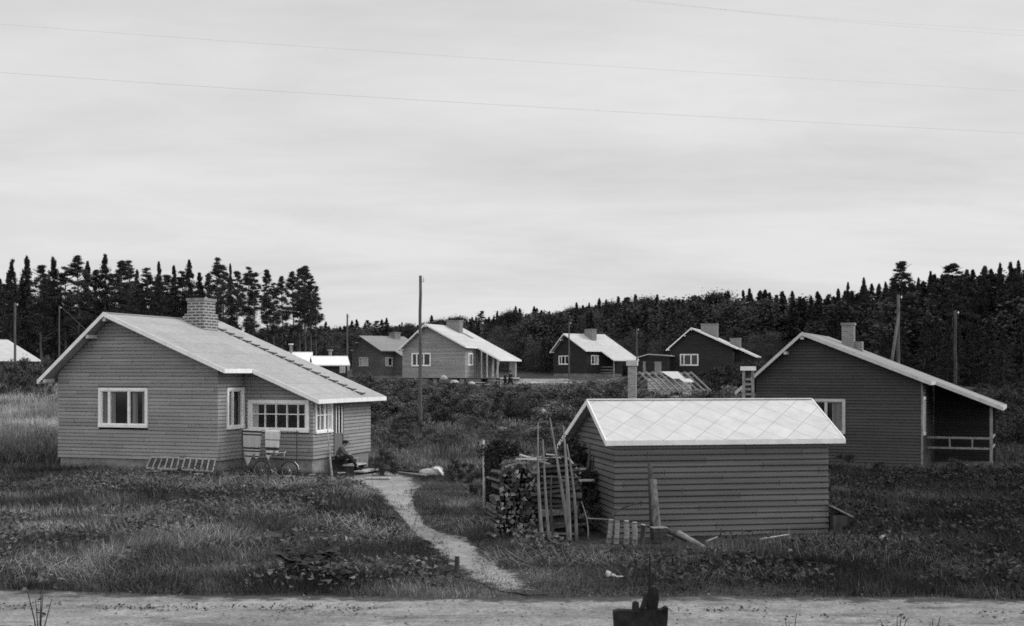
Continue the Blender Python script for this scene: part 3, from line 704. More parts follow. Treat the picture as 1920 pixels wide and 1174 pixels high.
# generic small gabled building whose ridge runs along its local X
def shed(name, label, X, Y, th, W, G_, rv, zr, ze, zeb, ou, ou2, ev, evb, zb, zg, wall_m, roof_m, trim_m, pitch=.137, lip=.026, cat='shed', extra=None, back=True):
    t = thing(name, label, cat, (X, Y, zg), -th); z = lambda q: q - zg
    sf = (zr - ze) / (rv + ev); sb = (zr - zeb) / (G_ + evb - rv); T = .1
    Rf = lambda v: z(zr) - sf * (rv - v) if v < rv else z(zr) - sb * (v - rv)
    vf = lambda q: rv - (z(zr) - T - q) / sf; vb = lambda q: rv + (z(zr) - T - q) / sb
    wl = MB()
    siding(wl, (0, 0), (1, 0), (0, -1), z(zb), Rf(0) - T, lambda q: (0, W), (), pitch, lip)
    siding(wl, (0, G_), (0, -1), (-1, 0), z(zb), z(zr) - T, lambda q: (max(0, G_ - vb(q)), min(G_, G_ - vf(q))), (), pitch, lip)
    siding(wl, (W, 0), (0, 1), (1, 0), z(zb), z(zr) - T, lambda q: (max(0, vf(q)), min(G_, vb(q))), (), pitch, lip)
    siding(wl, (W, G_), (-1, 0), (0, 1), z(zb), Rf(G_) - T, lambda q: (0, W), (), pitch, lip)
    wl.build('wall', wall_m, t)
    f = MB(); f.box(.06, W - .06, .06, G_ - .06, z(zb) - .5, z(zb) - .003); f.build('sill_beam', M_woodD, t)
    # roof slabs as tilted boxes in their own frame so that the joints run down the slope
    me_f = MB(); Lf = math.hypot(rv + ev, zr - ze)
    me_f.box(-ou, W + ou2, 0, Lf, -.05, 0)
    ro = me_f.build('roof', roof_m, t); ro.location = (0, -ev, z(ze)); ro.rotation_euler = (math.atan2(zr - ze, rv + ev), 0, 0)
    me_b = MB(); Lb = math.hypot(G_ + evb - rv, zr - zeb)
    me_b.box(-ou, W + ou2, 0, Lb, -.05, 0)
    rb = me_b.build('roof', roof_m, t); rb.location = (0, rv, z(zr) - .001); rb.rotation_euler = (-math.atan2(zr - zeb, G_ + evb - rv), 0, 0)
    for (u, s) in ((-ou - .002, -1), (W + ou2 + .002, 1)):
        b = MB(); b.prism([(u, -ev, z(ze) - .12), (u, rv, z(zr) - .12), (u, rv, z(zr) + .015), (u, -ev, z(ze) + .015)], (s * .03, 0, 0)); b.build('bargeboard', trim_m, t)
        b = MB(); b.prism([(u, rv + .001, z(zr) - .12), (u, G_ + evb, z(zeb) - .12), (u, G_ + evb, z(zeb) + .015), (u, rv + .001, z(zr) + .015)], (s * .03, 0, 0)); b.build('bargeboard', trim_m, t)
    b = MB(); b.box(-ou - .03, W + ou2 + .03, -ev - .035, -ev - .004, z(ze) - .11, z(ze) - .006); b.build('fascia', trim_m, t)
    b = MB(); b.box(-ou, W + ou2, rv - .07, rv + .07, z(zr) - .0, z(zr) + .022); b.build('ridge_cap', trim_m, t)
    if extra: extra(t, z, W, G_)
    return t
shed('woodshed', 'low weatherboard shed with white diamond-patterned roof beside the woodpile', 2.336, 27.695, -.17, 5.073, 4.943, 1.757, 3.064, 2.183, 1.791, .226, .365, .105, .235, -.03, 0,
     M_shed, M_tile, M_white, pitch=.135, lip=.034)

def pipe(u, v, z0, z1, cap):
    def f(t, z, W, G_):
        p = MB(); p.tube([(u, v, z(z0)), (u, v, z(z1))], .16, 10); o = p.build('stovepipe', M_wood, t)
        c = MB(); c.tube([(u, v, z(z1) + .03), (u, v, z(z1) + .16)], .28, 10); c.build('pipe_cap', M_white if cap else M_wood, o)
    return f
p0 = gp(590, 122)
shed('white_roofed_shed', 'white-roofed shed with thin stovepipe, just over the eaves of the left house', p0[0], 122, -.25, 3.2, 3.6, 1.8, 5.45, 4.55, 4.55, .2, .25, .3, .3, p0[2] + .1, p0[2], M_sideD, M_white, M_white,
     extra=pipe(1.75, 2.0, 5.3, 5.95, False))
p0 = gp(532, 136)
shed('white_roofed_shed', 'white-roofed shed with fat capped stovepipe, half hidden by the left house roof', p0[0], 136, -.2, 3.0, 3.4, 1.7, 6.1, 4.9, 4.9, .2, .2, .3, .3, p0[2] + .1, p0[2], M_sideD, M_white, M_white,
     extra=pipe(.8, .9, 5.6, 6.85, True))
p0 = gp(62, 108)
shed('far_house', 'pale-roofed house at the far left edge behind bushy shrubs', p0[0] - 8.2 * .66, 108 - 8.2 * .75, -.85, 8.2, 10, 5.5, 6.75, 4.85, 4.85, .4, .4, .5, .5, 2.4, 2.0, M_sideB, M_feltW, M_white, cat='house')

# flat-roofed outbuilding between the two dark houses
t = thing('outbuilding', 'small dark flat-roofed outbuilding between the two dark houses', 'shed', (gp(1198, 136)[0], 136, 2.9), -.25)
f = MB(); siding(f, (0, 0), (1, 0), (0, -1), 0, 2.55, lambda q: (0, 3.2)); siding(f, (3.2, 0), (0, 1), (1, 0), 0, 2.55, lambda q: (0, 3)); siding(f, (0, 3), (0, -1), (-1, 0), 0, 2.55, lambda q: (0, 3)); siding(f, (3.2, 3), (-1, 0), (0, 1), 0, 2.55, lambda q: (0, 3.2)); f.build('wall', M_sideD, t)
f = MB(); f.prism([(-.3, -.4, 2.45), (1.1, -.4, 2.85), (3.6, -.4, 2.68), (3.6, 3.3, 2.68), (1.1, 3.3, 2.85), (-.3, 3.3, 2.45)], (0, 0, .1)); f.build('roof', M_feltW, t)
for x in (.45, 1.75):
    f = MB(); f.box(x, x + (.3 if x < 1 else .75), -.06, -.03, .6, 2.1); f.build('door', M_wood, t)

# ------------------------------------------------------------------ bare roof frame, pillar and chimney behind the shed
DF = 92.0; pf = gp(1199, DF)
t = thing('roof_frame', 'bare rafters of an unfinished outbuilding seen above the shed roof', 'building frame', (pf[0], pf[1], pf[2]), .55)
zr_, ze_ = 3.78 - pf[2], 2.35 - pf[2]
for i in range(9):
    x = i * .62
    f = MB(); f.beam((x, 0, zr_), (x + .0, -2.35, ze_), .07, .12); f.build('rafter', M_wood, t)
    f = MB(); f.beam((x, 0.02, zr_), (x, 2.2, ze_ + .05), .07, .12); f.build('rafter', M_wood, t)
f = MB(); f.beam((-.1, 0, zr_ - .1), (5.1, 0, zr_ - .1), .06, .14); f.build('ridge_beam', M_wood, t)
f = MB(); f.beam((-.1, -1.9, ze_ + .1), (5.1, -1.9, ze_ + .1), .1, .1); f.build('wall_plate', M_wood, t)
f = MB(); f.beam((-.1, 1.9, ze_ + .1), (5.1, 1.9, ze_ + .1), .1, .1); f.build('wall_plate', M_wood, t)
for x in (0, 2.5, 5):
    for y in (-1.9, 1.9):
        f = MB(); f.beam((x, y, -.5), (x, y, ze_ + .05), .1, .1); f.build('post', M_wood, t)
f = MB(); f.beam((5, -1.9, 0.2), (5, -1.1, ze_ + .05), .07, .07); f.build('brace', M_wood, t)
f = MB(); siding(f, (.5, -.35), (1, 0), (0, -1), 0, zr_ - .45, lambda q: (0, 4.2), pitch=.2); f.build('board_wall', M_woodL, t)
f = MB(); f.prism([(2.0, -.05, zr_ + .03), (3.6, -.05, zr_ + .03), (3.6, -.95, zr_ - .5), (2.4, -.95, zr_ - .5)], (0, 0, .03)); f.build('roof_sheet', M_trim, t)
f = MB(); f.prism([(3.0, -1.0, zr_ - .52), (4.1, -1.0, zr_ - .52), (4.1, -1.4, zr_ - .77), (3.2, -1.4, zr_ - .77)], (0, 0, .03)); f.build('roof_sheet', M_trim, t)

def stack_chimney(name, label, px0, px1, ytop, ycap, D, mat, capm, capw, bands=False):
    g_ = gp((px0 + px1) / 2, D); w_ = (px1 - px0) / F * D
    t = thing(name, label, 'chimney', (g_[0], D, g_[2]), -.2); zt = CZ - (ycap - HY) / F * D - g_[2]; zc = CZ - (ytop - HY) / F * D - g_[2]
    f = MB()
    if bands:
        n = int((zt + .3) / .21); s = w_ / 2
        for a, b in ((-s, -s), (s - .12, -s), (-s, s - .12), (s - .12, s - .12)): f.box(a, a + .12, b, b + .12, -.4, zt)
        f2 = MB()
        for i in range(n): f2.box(-s + .13, s - .13, -s - .004, s, -.3 + i * .21, -.3 + i * .21 + .09)
        f2.build('brick_course', mat, t); d = MB(); d.box(-s + .14, s - .14, -s + .1, s - .1, -.4, zt - .01); d.build('flue', M_woodD, t)
    else: f.box(-w_ / 2, w_ / 2, -w_ / 2, w_ / 2, -.4, zt)
    f.build('shaft', mat, t)
    c = MB(); c.box(-w_ / 2 * capw, w_ / 2 * capw, -w_ / 2 * capw, w_ / 2 * capw, zt + .003, zc); c.build('cap_slab', capm, t)
stack_chimney('chimney_pillar', 'pale square brick pillar with wide cap rising behind the shed roof', 1178, 1193, 676, 686, 60, brick_mat('pale_brick', .34, .42), M_trim, 1.35)
stack_chimney('banded_chimney', 'square open-coursed chimney with white cap beside the dark right-hand house', 1392, 1414, 687, 695, 52, M_wood, M_white, 1.3, True)

# ------------------------------------------------------------------ utility poles and wires
def pole(label, px, ytop, D, wpx, lean=0.0, brace=None, name='utility_pole', mat=None, fit=True):
    b = gp(px, D); zt = CZ - (ytop - HY) / F * D - b[2]; r_ = wpx / F * D / 2
    t = thing(name, label, 'pole', tuple(b), 0)
    m = MB(); n = 9
    m.tube([(lean * k / n + .02 * math.sin(k * 1.7), .02 * math.cos(k * 2.1), -.4 + (zt + .4) * k / n) for k in range(n + 1)], [r_ * (1.12 - .28 * k / n) for k in range(n + 1)], 10, jit=.06); m.build('shaft', mat or M_bark, t, True)
    if fit:
        c = MB(); c.tube([(lean + r_, 0, zt - .35), (lean + r_ + .1, 0, zt - .35), (lean + r_ + .1, 0, zt - .2)], .02, 6); c.build('insulator_hook', M_steel, t)
        c = MB(); c.tube([(lean + r_ + .1, 0, zt - .2), (lean + r_ + .1, 0, zt - .06)], [.05, .03], 8); c.build('insulator', M_white, t)
    if brace:
        m = MB(); m.tube([(brace[0], brace[1], -.4), (0.02, -.1, brace[2] - b[2])], [r_ * 1.0, r_ * .8], 10); m.build('brace', mat or M_bark, t, True)
    return t
pole('tall bare pole standing between the left house and the thicket', 788, 517, 71, 6.5)
pole('utility pole in front of the far-left pale roof', 28, 568, 104, 4.5)
pole('thin pole against the pines, left of the left house gable', 111, 574, 128, 2.6)
pole('utility pole at the left corner of the mid dark house', 651, 589, 134, 3.6)
pole('thin dark pole in front of the small dark house with pale roof', 1067, 604, 146, 2.8)
pole('short pole between the two dark houses', 1194, 616, 152, 3)
pole('braced double pole rising behind the roof of the right-hand dark house', 1684, 553, 78, 6.5, brace=(-1.25, -.5, 7.6), mat=M_bark)
pole('single pole far right against the dark forest', 1791, 582, 82, 6, mat=M_woodD)
t = thing('support_stay', 'thin diagonal stay beside the pole left of the left house gable', 'stay', tuple(gp(112, 127)), 0)
m = MB(); a = at(114, 575, 127); b = at(176, 632, 122); o_ = V(*t.location); m.tube([a - o_, b - o_, b - o_ + (b - a) * 1.0], .022, 6); m.build('stay_rod', M_bark, t)
def wire(label, pts, r_=.0019):
    P = [at(*p) for p in pts]; t = thing('power_line', label, 'wire', tuple(P[0]), 0)
    m = MB(); n = 24; Q = []
    for i in range(n + 1):
        q = i / n; a, b, c = P; Q.append(a * (1 - q) * (1 - 2 * q) + b * 4 * q * (1 - q) + c * q * (2 * q - 1) - P[0])
    m.tube(Q, r_, 5); m.build('cable', M_cable, t)
wire('upper of the two long overhead wires across the sky', [(-120, 36, 17), (960, 113, 21.5), (2040, 178, 26)])
wire('lower of the two long overhead wires, above the pine tops', [(-120, 127, 17), (960, 198, 21.5), (2040, 256, 26)], .0026)
wire('higher faint wire in the top right corner of the sky', [(1180, 0, 20), (1600, 38, 22), (2040, 63, 26)], .0016)
wire('lower faint wire in the top right corner of the sky', [(1180, -4, 20), (1600, 42, 22), (2040, 74, 26)], .0016)

# ------------------------------------------------------------------ foliage
def tri_leaves(C_, s, g, flat=0.0):
    """one random triangle round each centre"""
    n = len(C_); s = np.broadcast_to(s, (n,))[:, None]
    a = g.normal(size=(n, 3)); a[:, 2] *= (1 - flat); a /= np.linalg.norm(a, axis=1)[:, None]
    b = g.normal(size=(n, 3)); b[:, 2] *= (1 - flat); b -= a * (a * b).sum(1)[:, None]; b /= np.maximum(np.linalg.norm(b, axis=1)[:, None], 1e-6)
    v = np.stack([C_ - a * s * .5 - b * s * .35, C_ + a * s * .7, C_ - a * s * .45 + b * s * .5], 1).reshape(-1, 3)
    return v
def tris_of(v): return np.arange(len(v)).reshape(-1, 3)
def crown_spruce(seed, Hh=14.0, wide=.17, n=24000, base=.06, size=.115):
    g = np.random.default_rng(seed); C_ = []
    wh = 36; per = n // (wh * 8)
    for i in range(wh):
        q = base + (1 - base) * (i / wh) ** .93; rad = Hh * wide * (1 - q) ** .9 * g.uniform(.9, 1.08) + .03
        for j in range(8):
            a = g.uniform(0, 2 * math.pi); rr = rad * g.uniform(.4, 1.45); t_ = g.random(per) ** .6; q = q + g.normal(0, .006)
            x = rr * t_; zz = q * Hh - t_ * rr * .42 + g.normal(0, .12, per) + .15 * t_ ** 3 * rr
            C_.append(np.stack([x * math.cos(a) + g.normal(0, .03 + .05 * rad, per), x * math.sin(a) + g.normal(0, .03 + .05 * rad, per), zz], -1))
    C_.append(np.stack([g.normal(0, .05, 30), g.normal(0, .05, 30), np.linspace(Hh * .93, Hh * 1.0, 30)], -1))
    C_ = np.concatenate(C_); return tri_leaves(C_, size * g.uniform(.6, 1.3, len(C_)), g, .35)
def crown_pine(seed, Hh=16.0, n=26000, base=.42, wide=.15, size=.115, K=84):
    g = np.random.default_rng(seed); C_ = []
    for i in range(K):
        q = base + (1 - base) * g.random() ** .8; hq = (q - base) / (1 - base); env = min(1, .35 + 1.5 * hq) * (1 - hq) ** .62 + .05
        rad = Hh * wide * env * g.uniform(.35, 1.15); a = g.uniform(0, 2 * math.pi)
        c = V(rad * math.cos(a), rad * math.sin(a), q * Hh * .99); k = n // K
        s3 = V(.60, .60, .27) * g.uniform(.5, 1.3) * (1 - .6 * hq)
        C_.append(c + g.normal(size=(k, 3)) * s3 * .62)
        m = 10; t_ = np.linspace(.1, 1, m)[:, None]; C_.append(V(0, 0, q * Hh - .3) * (1 - t_) + c * t_ + g.normal(0, .06, (m, 3)))
    C_ = np.concatenate(C_); return tri_leaves(C_, size * g.uniform(.6, 1.2, len(C_)), g, .3)
def crown_broad(seed, Hh=10.0, n=17000, wide=.26, base=.12, size=.115, K=60, tight=1.0):
    g = np.random.default_rng(seed); C_ = []
    for i in range(K):
        q = base + (1 - base) * g.random(); env = math.sin(math.pi * min(1, .16 + .80 * (q - base) / (1 - base))) ** .9
        rad = Hh * wide * env * g.random() ** .4; a = g.uniform(0, 2 * math.pi); k = n // K
        c = V(rad * math.cos(a), rad * math.sin(a), q * Hh * .93)
        s = Hh * .055 * tight * g.uniform(.7, 1.4); C_.append(c + g.normal(size=(k, 3)) * V(s, s, s * .9))
    C_ = np.concatenate(C_); C_[:, 2] = np.maximum(C_[:, 2], .05)
    return tri_leaves(C_, size * g.uniform(.5, 1.3, len(C_)), g)
def trunk_mesh(Hh, r0, top, g_seed, limbs=0, base=.4):
    rr = random.Random(g_seed); m = MB(); n = 7
    m.tube([(.10 * math.sin(k * 1.3 + g_seed), .10 * math.cos(k * 1.7 + g_seed), Hh * top * k / n) for k in range(n + 1)], [r0 * (1 - .85 * k / n) for k in range(n + 1)], 7)
    for i in range(limbs):
        q = rr.uniform(base, .95) * Hh; a = rr.uniform(0, 6.28); l = Hh * rr.uniform(.05, .13)
        m.tube([(0, 0, q - .2), (l * .5 * math.cos(a), l * .5 * math.sin(a), q + l * .1), (l * math.cos(a), l * math.sin(a), q + l * .35)], [.06, .04, .02], 4)
    return m.mesh('trunk', True)
PROTO = {}
def proto(kind, i, v, trunk, mat):
    me = np_mesh('crown', v, tris_of(v)); me.materials.append(mat); trunk.materials.append(M_barkt); PROTO.setdefault(kind, []).append((me, trunk))
for i in range(5): proto('spruce', i, crown_spruce(20 + i, wide=(.12, .15, .17, .13, .18)[i]), trunk_mesh(14, .2, .9, i), M_spruce)
for i in range(5): proto('pine', i, crown_pine(40 + i, base=(.42, .35, .5, .3, .45)[i], wide=(.12, .13, .10, .14, .11)[i]), trunk_mesh(16, .2, .97, i + 5, 14, .35), M_pine)
for i in range(5): proto('broadleaf', i, crown_broad(60 + i, wide=(.24, .28, .22, .3, .26)[i]), trunk_mesh(10, .15, .75, i + 9, 6, .3), M_leaf)
for i in range(2): proto('dark_broadleaf', i, crown_broad(70 + i, wide=.22, n=22000, K=44, size=.13, tight=.8), trunk_mesh(10, .15, .75, i + 19, 6, .3), M_leafD)
for i in range(2): proto('birch', i, crown_pine(170 + i, n=34000, base=.2, wide=.17, size=.13, K=170), trunk_mesh(16, .16, .9, i + 29, 8, .3), M_leafD)
BASEH = {'birch': 16.0, 'spruce': 14.0, 'pine': 16.0, 'broadleaf': 10.0, 'dark_broadleaf': 10.0}
def tree(kind, x, y, ht, label, group, wide=1.0, k=None, cat='tree'):
    me, tr = PROTO[kind][rnd.randrange(len(PROTO[kind])) if k is None else k]
    s = ht / BASEH[kind]
    t = thing({'dark_broadleaf': 'broadleaf_tree'}.get(kind, kind + ('_tree' if kind != 'spruce' else '_tree')), label, cat, (x, y, H(x, y) - .1), rnd.uniform(0, 6.28), group)
    t.scale = (s * wide, s * wide, s)
    link(bpy.data.objects.new('trunk', tr), t); link(bpy.data.objects.new('crown', me), t)
    return t
def skyline(px):
    xs = [0, 120, 400, 600, 760, 830, 900, 950, 1000, 1060, 1140, 1200, 1300, 1400, 1500, 1560, 1640, 1700, 1760, 1900, 2000]
    ys = [600, 600, 606, 604, 600, 594, 588, 580, 576, 573, 560, 556, 551, 546, 548, 545, 536, 530, 512, 505, 500]
    return float(np.interp(px, xs, ys))
def height_to(px, py, D):       # tree height so that its tip reaches picture row py
    x = (px - CX) / F * D; return CZ + (HY - py) / F * D - H(x, D) + .1
# the tall row at the left
LEFT = [(22, 486, 'spruce'), (50, 480, 'spruce'), (78, 497, 'pine'), (100, 482, 'spruce'), (122, 500, 'pine'), (147, 478, 'pine'), (164, 489, 'spruce'), (182, 505, 'pine'), (197, 475, 'spruce'), (214, 508, 'pine'),
        (229, 487, 'pine'), (241, 488, 'pine'), (257, 505, 'spruce'), (275, 502, 'pine'), (298, 490, 'spruce'), (313, 515, 'pine'), (326, 497, 'spruce'), (341, 508, 'pine'), (355, 488, 'spruce'), (374, 510, 'spruce'),
        (391, 512, 'pine'), (408, 483, 'pine'), (418, 492, 'pine'), (432, 494, 'spruce'), (445, 508, 'pine'), (466, 500, 'pine'), (476, 506, 'pine'), (500, 504, 'pine'), (513, 530, 'pine'), (529, 517, 'pine'), (549, 508, 'pine'),
        (562, 503, 'pine'), (572, 497, 'pine'), (583, 516, 'pine'), (592, 536, 'pine')]
kinds = {'spruce': 'dark spruce in the tall forest row behind the left house', 'pine': 'tall thin-crowned pine in the forest row behind the left house'}
cnt = {'spruce': 0, 'pine': 0}
for i, (px, py, kd) in enumerate(LEFT):
    cnt[kd] += 1; nth = ['first', 'second', 'third', 'fourth', 'fifth', 'sixth', 'seventh', 'eighth', 'ninth', 'tenth', 'eleventh', 'twelfth', '13th', '14th', '15th', '16th', '17th', '18th', '19th', '20th', '21st', '22nd', '23rd', '24th', '25th'][cnt[kd] - 1]
    look_ = 'dense pointed' if kd == 'spruce' else ('bare-stemmed' if px > 430 else 'ragged')
    D = rnd.uniform(150, 172); x = (px - CX) / F * D
    tree(kd, x, D, height_to(px, py, D), look_ + ' ' + kd + ', ' + nth + ' ' + kd + ' from the left in the tall front row', kd + 's in the tall row at the left', rnd.uniform(.68, .95) if px > 380 else rnd.uniform(1.0, 1.35))
for i in range(34):              # second row thickening the left part
    px = rnd.uniform(-20, 395); D = rnd.uniform(174, 196); x = (px - CX) / F * D
    kd = rnd.choice(('spruce', 'pine', 'spruce')); py = np.interp(px, [0, 200, 400], [512, 518, 535]) + rnd.uniform(-2, 40)
    tree(kd, x, D, height_to(px, py, D), kd + ' standing deeper, behind the tall front row at the left', kd + 's behind the tall row at the left', 1.25)
# front of the wood on the right and in the middle, trees one can tell apart
def edge_depth(px): return float(np.interp(px, [600, 800, 1000, 1200, 1400, 1560, 1700, 1920, 2000], [235, 225, 205, 186, 160, 138, 122, 112, 108]))
nat = 0
labs = {'spruce': 'dark pointed spruce in the wood beyond the houses', 'broadleaf': 'pale bushy broadleaf tree at the edge of the wood beyond the houses', 'pine': 'pine standing in the wood beyond the houses',
        'dark_broadleaf': 'dark rounded broadleaf tree in the wood at the right'}
def wood_tree(px, D, py, kd, wd=1.2, rank='on the skyline of'):
    x = (px - CX) / F * D; ht = height_to(px, py, D)
    if ht < 2.5: return
    nm = {'dark_broadleaf': 'dark rounded broadleaf tree', 'broadleaf': 'pale bushy broadleaf tree', 'spruce': 'dark pointed spruce', 'pine': 'dark flat-crowned pine'}[kd]; half = 'left' if px < 1000 else ('middle' if px < 1400 else 'right')
    tree(kd, x, D, ht, nm + ' ' + rank + ' the wood, in its ' + half + ' third', nm + 's ' + rank + ' the wood, ' + half + ' third', wd)
for i in range(128):              # skyline trees
    px = 596 + i * 10.6 + rnd.uniform(-5, 5); D = edge_depth(px) + rnd.uniform(30, 48) * (1 if px < 1500 else .5)
    r_ = rnd.random(); kd = 'spruce' if r_ < .74 or px > 1450 else ('pine' if r_ < .92 else 'dark_broadleaf')
    wood_tree(px, D, skyline(px) + rnd.uniform(-5, 14) - (6 if rnd.random() < .08 else 0), kd, rnd.uniform(1.25, 1.9))
for i in range(62):              # middle rank
    px = 590 + i * 22 + rnd.uniform(-8, 8); D = edge_depth(px) + rnd.uniform(12, 26)
    sk = skyline(px); r_ = rnd.random(); kd = 'broadleaf' if (r_ < .5 and px < 1480) else ('dark_broadleaf' if r_ < .06 else 'spruce')
    wood_tree(px, D, sk + (690 - sk) * rnd.uniform(.12, .42), kd, rnd.uniform(1.1, 1.5), 'in the middle rank of')
for i in range(66):              # front rank, low leafy trees
    px = 592 + i * 20.5 + rnd.uniform(-8, 8); D = edge_depth(px) + rnd.uniform(-3, 9)
    sk = skyline(px); r_ = rnd.random(); kd = 'broadleaf' if (r_ < .8 and px < 1450) else ('dark_broadleaf' if r_ < .12 else 'spruce')
    wood_tree(px, D, sk + (690 - sk) * rnd.uniform(.40, .68), kd, rnd.uniform(1.3, 1.8), 'in the low front rank of')
tree('birch', (1690 - CX) / F * 128, 128, height_to(1690, 488, 128), 'tall ragged birch standing above the skyline right of the braced pole', None, 1.0)
tree('birch', (1785 - CX) / F * 126, 126, height_to(1785, 492, 126), 'loose-crowned birch above the skyline at the right edge', None, 1.2)
for px, py in ((1875, 492), (1895, 490), (1845, 500), (1812, 505), (1745, 508), (1722, 520), (1910, 488), (1930, 492), (1660, 528), (1620, 520), (1590, 528)):
    wood_tree(px, edge_depth(px) + 14, py, 'spruce', 1.05)
# the rest of the wood, too many to count, as one mass on the hillside
def scatter_mesh(name, items, protos, mat, kind_label, cat, shade_rng=(.7, 1.3)):
    vs, ss = [], []; g = np.random.default_rng(77)
    for (x, y, h, wd, k) in items:
        P, bh = protos[k % len(protos)]; s = h / bh; a = g.uniform(0, 6.28); c, sn = math.cos(a), math.sin(a)
        Q = P * V(s * wd, s * wd, s); Q = np.stack([Q[:, 0] * c - Q[:, 1] * sn + x, Q[:, 0] * sn + Q[:, 1] * c + y, Q[:, 2] + H(x, y) - .05], -1)
        vs.append(Q); ss.append(np.full(len(Q), g.uniform(*shade_rng)))
    v = np.concatenate(vs); me = np_mesh(name, v, tris_of(v), np.concatenate(ss)); me.materials.append(mat)
    return tag(link(bpy.data.objects.new(name, me)), kind_label, cat, kind='stuff')
lowS = [(crown_spruce(90 + i, n=4200, size=.30, wide=.18), 14.0) for i in range(4)] + [(crown_broad(95 + i, n=3800, size=.29, wide=.27, K=34), 10.0) for i in range(2)]
items = []
for i in range(620):
    px = rnd.uniform(-60, 1990); e = edge_depth(max(px, 600)) if px > 600 else 196
    D = e + rnd.uniform(6, 90); x = (px - CX) / F * D; sk = skyline(px) + 8
    if px < 600: sk = max(sk, 606)
    hmax = height_to(px, sk + rnd.uniform(0, 14), D); h = min(hmax, rnd.uniform(9, 14))
    if h > 3: items.append((x, D, h, rnd.uniform(1.2, 1.6), rnd.randrange(6)))
for i in range(70):              # skirts close behind the tall left row
    px = rnd.uniform(-40, 420); D = rnd.uniform(176, 200); items.append(((px - CX) / F * D, D, rnd.uniform(7, 11), 1.7, rnd.randrange(6)))
scatter_mesh('forest', items, lowS, M_wild, 'dark mixed wood covering the slope beyond all the houses', 'forest', (.65, 1.45))

# thicket of scrub in the middle ground
lowB = [(crown_broad(110 + i, Hh=2.0, n=2000, wide=.55, base=.0, size=.095, K=26), 2.0) for i in range(5)]
items = []
for i in range(430):
    px = rnd.uniform(650, 1440); D = rnd.uniform(76, 116); x = (px - CX) / F * D
    if px < 760 and D < 82: D += 6; x = (px - CX) / F * D
    if 945 < px < 1075 and D > 103: continue
    if -11.5 < x < 1.5 and D > 113: continue
    lim = CZ - (np.interp(px, [650, 760, 900, 960, 1060, 1180, 1400], [706, 716, 722, 727, 727, 712, 716]) - HY) / F * D
    if 1190 < px < 1365 and D < 98: lim = min(lim, CZ - ((738 if px > 1215 else 726) - HY) / F * D)
    h = min(rnd.uniform(1.5, 2.9), (lim - H(x, D)) * rnd.uniform(.6, 1.3))
    if 905 < px < 1015 and D < 86: continue
    if 1004 < px < 1034 and D < 82: continue
    if h > .45: items.append((x, D, h, rnd.uniform(.9, 1.5) if h > 1.2 else 1.9, rnd.randrange(5)))
for i in range(150):
    px = rnd.uniform(690, 1060); D = rnd.triangular(58, 78, 76); x = (px - CX) / F * D
    if abs(px - 788) < 14 or (fbm(x, D, 5) < .46) or (905 < px < 1040 and D > 68): continue
    items.append((x, D, rnd.uniform(.35, 1.15), rnd.uniform(1.1, 2.0), rnd.randrange(5)))
scatter_mesh('thicket', items, lowB, M_bush, 'dense willow scrub between the tall pole and the shed roof', 'thicket', (.5, 1.75))
items = []
for i in range(90):
    px = rnd.uniform(1220, 1440); D = rnd.uniform(100, 132); x = (px - CX) / F * D; lim = CZ - (np.interp(px, [1220, 1300, 1330, 1400, 1440], [712, 708, 690, 676, 680]) - HY) / F * D
    h = min(rnd.uniform(1.5, 3.6), lim - H(x, D))
    if h > .5: items.append((x, D, h, 1.2, rnd.randrange(5)))
for i in range(120):             # dark scrub behind and beyond the right-hand house
    px = rnd.uniform(1780, 1990); D = rnd.uniform(66, 100); x = (px - CX) / F * D; items.append((x, D, rnd.uniform(1.0, 1.9), 1.5, rnd.randrange(5)))
scatter_mesh('dark_scrub', items, lowB, M_leafD, 'dark scrub around the black gable house and the right-hand house', 'scrub', (.6, 1.2))
BUSH = []
for i in range(3):
    v = crown_broad(120 + i, Hh=2.0, n=2600, wide=.42, base=.0, size=.10, K=30); me = np_mesh('foliage', v, tris_of(v)); BUSH.append(me); me.materials.append(M_leaf)
BUSHD = []
for i in range(2):
    v = crown_broad(125 + i, Hh=2.0, n=2600, wide=.5, base=.0, size=.09, K=30); me = np_mesh('foliage', v, tris_of(v)); BUSHD.append(me); me.materials.append(M_leafD)
stemm = MB()
for k in range(6):
    a = k * 1.05; stemm.tube([(0, 0, -.1), (.15 * math.cos(a), .15 * math.sin(a), .7), (.5 * math.cos(a), .5 * math.sin(a), 1.5)], [.03, .022, .01], 5)
stem_me = stemm.mesh('stem'); stem_me.materials.append(M_barkt)
def bush(px, py_top, py_bot, D, wide, label, dark=False, name='bush', group=None):
    x = (px - CX) / F * D; z0 = H(x, D); h = height_to(px, py_top, D)
    t = thing(name, label, 'bush', (x, D, z0 - .05), rnd.uniform(0, 6), group); s = h / 2; t.scale = (s * wide, s * wide, s)
    link(bpy.data.objects.new('foliage', rnd.choice(BUSHD if dark else BUSH)), t); link(bpy.data.objects.new('stem', stem_me), t)
bush(20, 676, 722, 101, .85, 'leafy bush at the far left edge below the pale roof')
bush(46, 675, 722, 102, .8, 'rounded bush between the far-left pole and the left house', False)
bush(70, 681, 720, 100, .85, 'small bush close to the left house eaves', False)
bush(88, 668, 680, 106, .5, 'bush at the right end of the far-left pale roof')
bush(718, 845, 892, 46.6, 1.1, 'dark bush growing by the steps at the corner of the left house', True)
bush(850, 862, 900, 44.5, .9, 'dark leafy bush behind the pale sack', True)
bush(878, 868, 900, 44.0, 1.1, 'low dark bush right of the pale sack', True)
bush(902, 885, 935, 37.5, .8, 'dark shrub left of the hay stake', True)
bush(1585, 850, 905, 46, 1.5, 'dark bush below the wall of the right-hand house', True)
bush(1650, 868, 905, 46, 1.6, 'low dark bush in front of the right-hand house wall', True)
bush(1790, 862, 905, 47, 1.7, 'dark bush below the open porch', True)
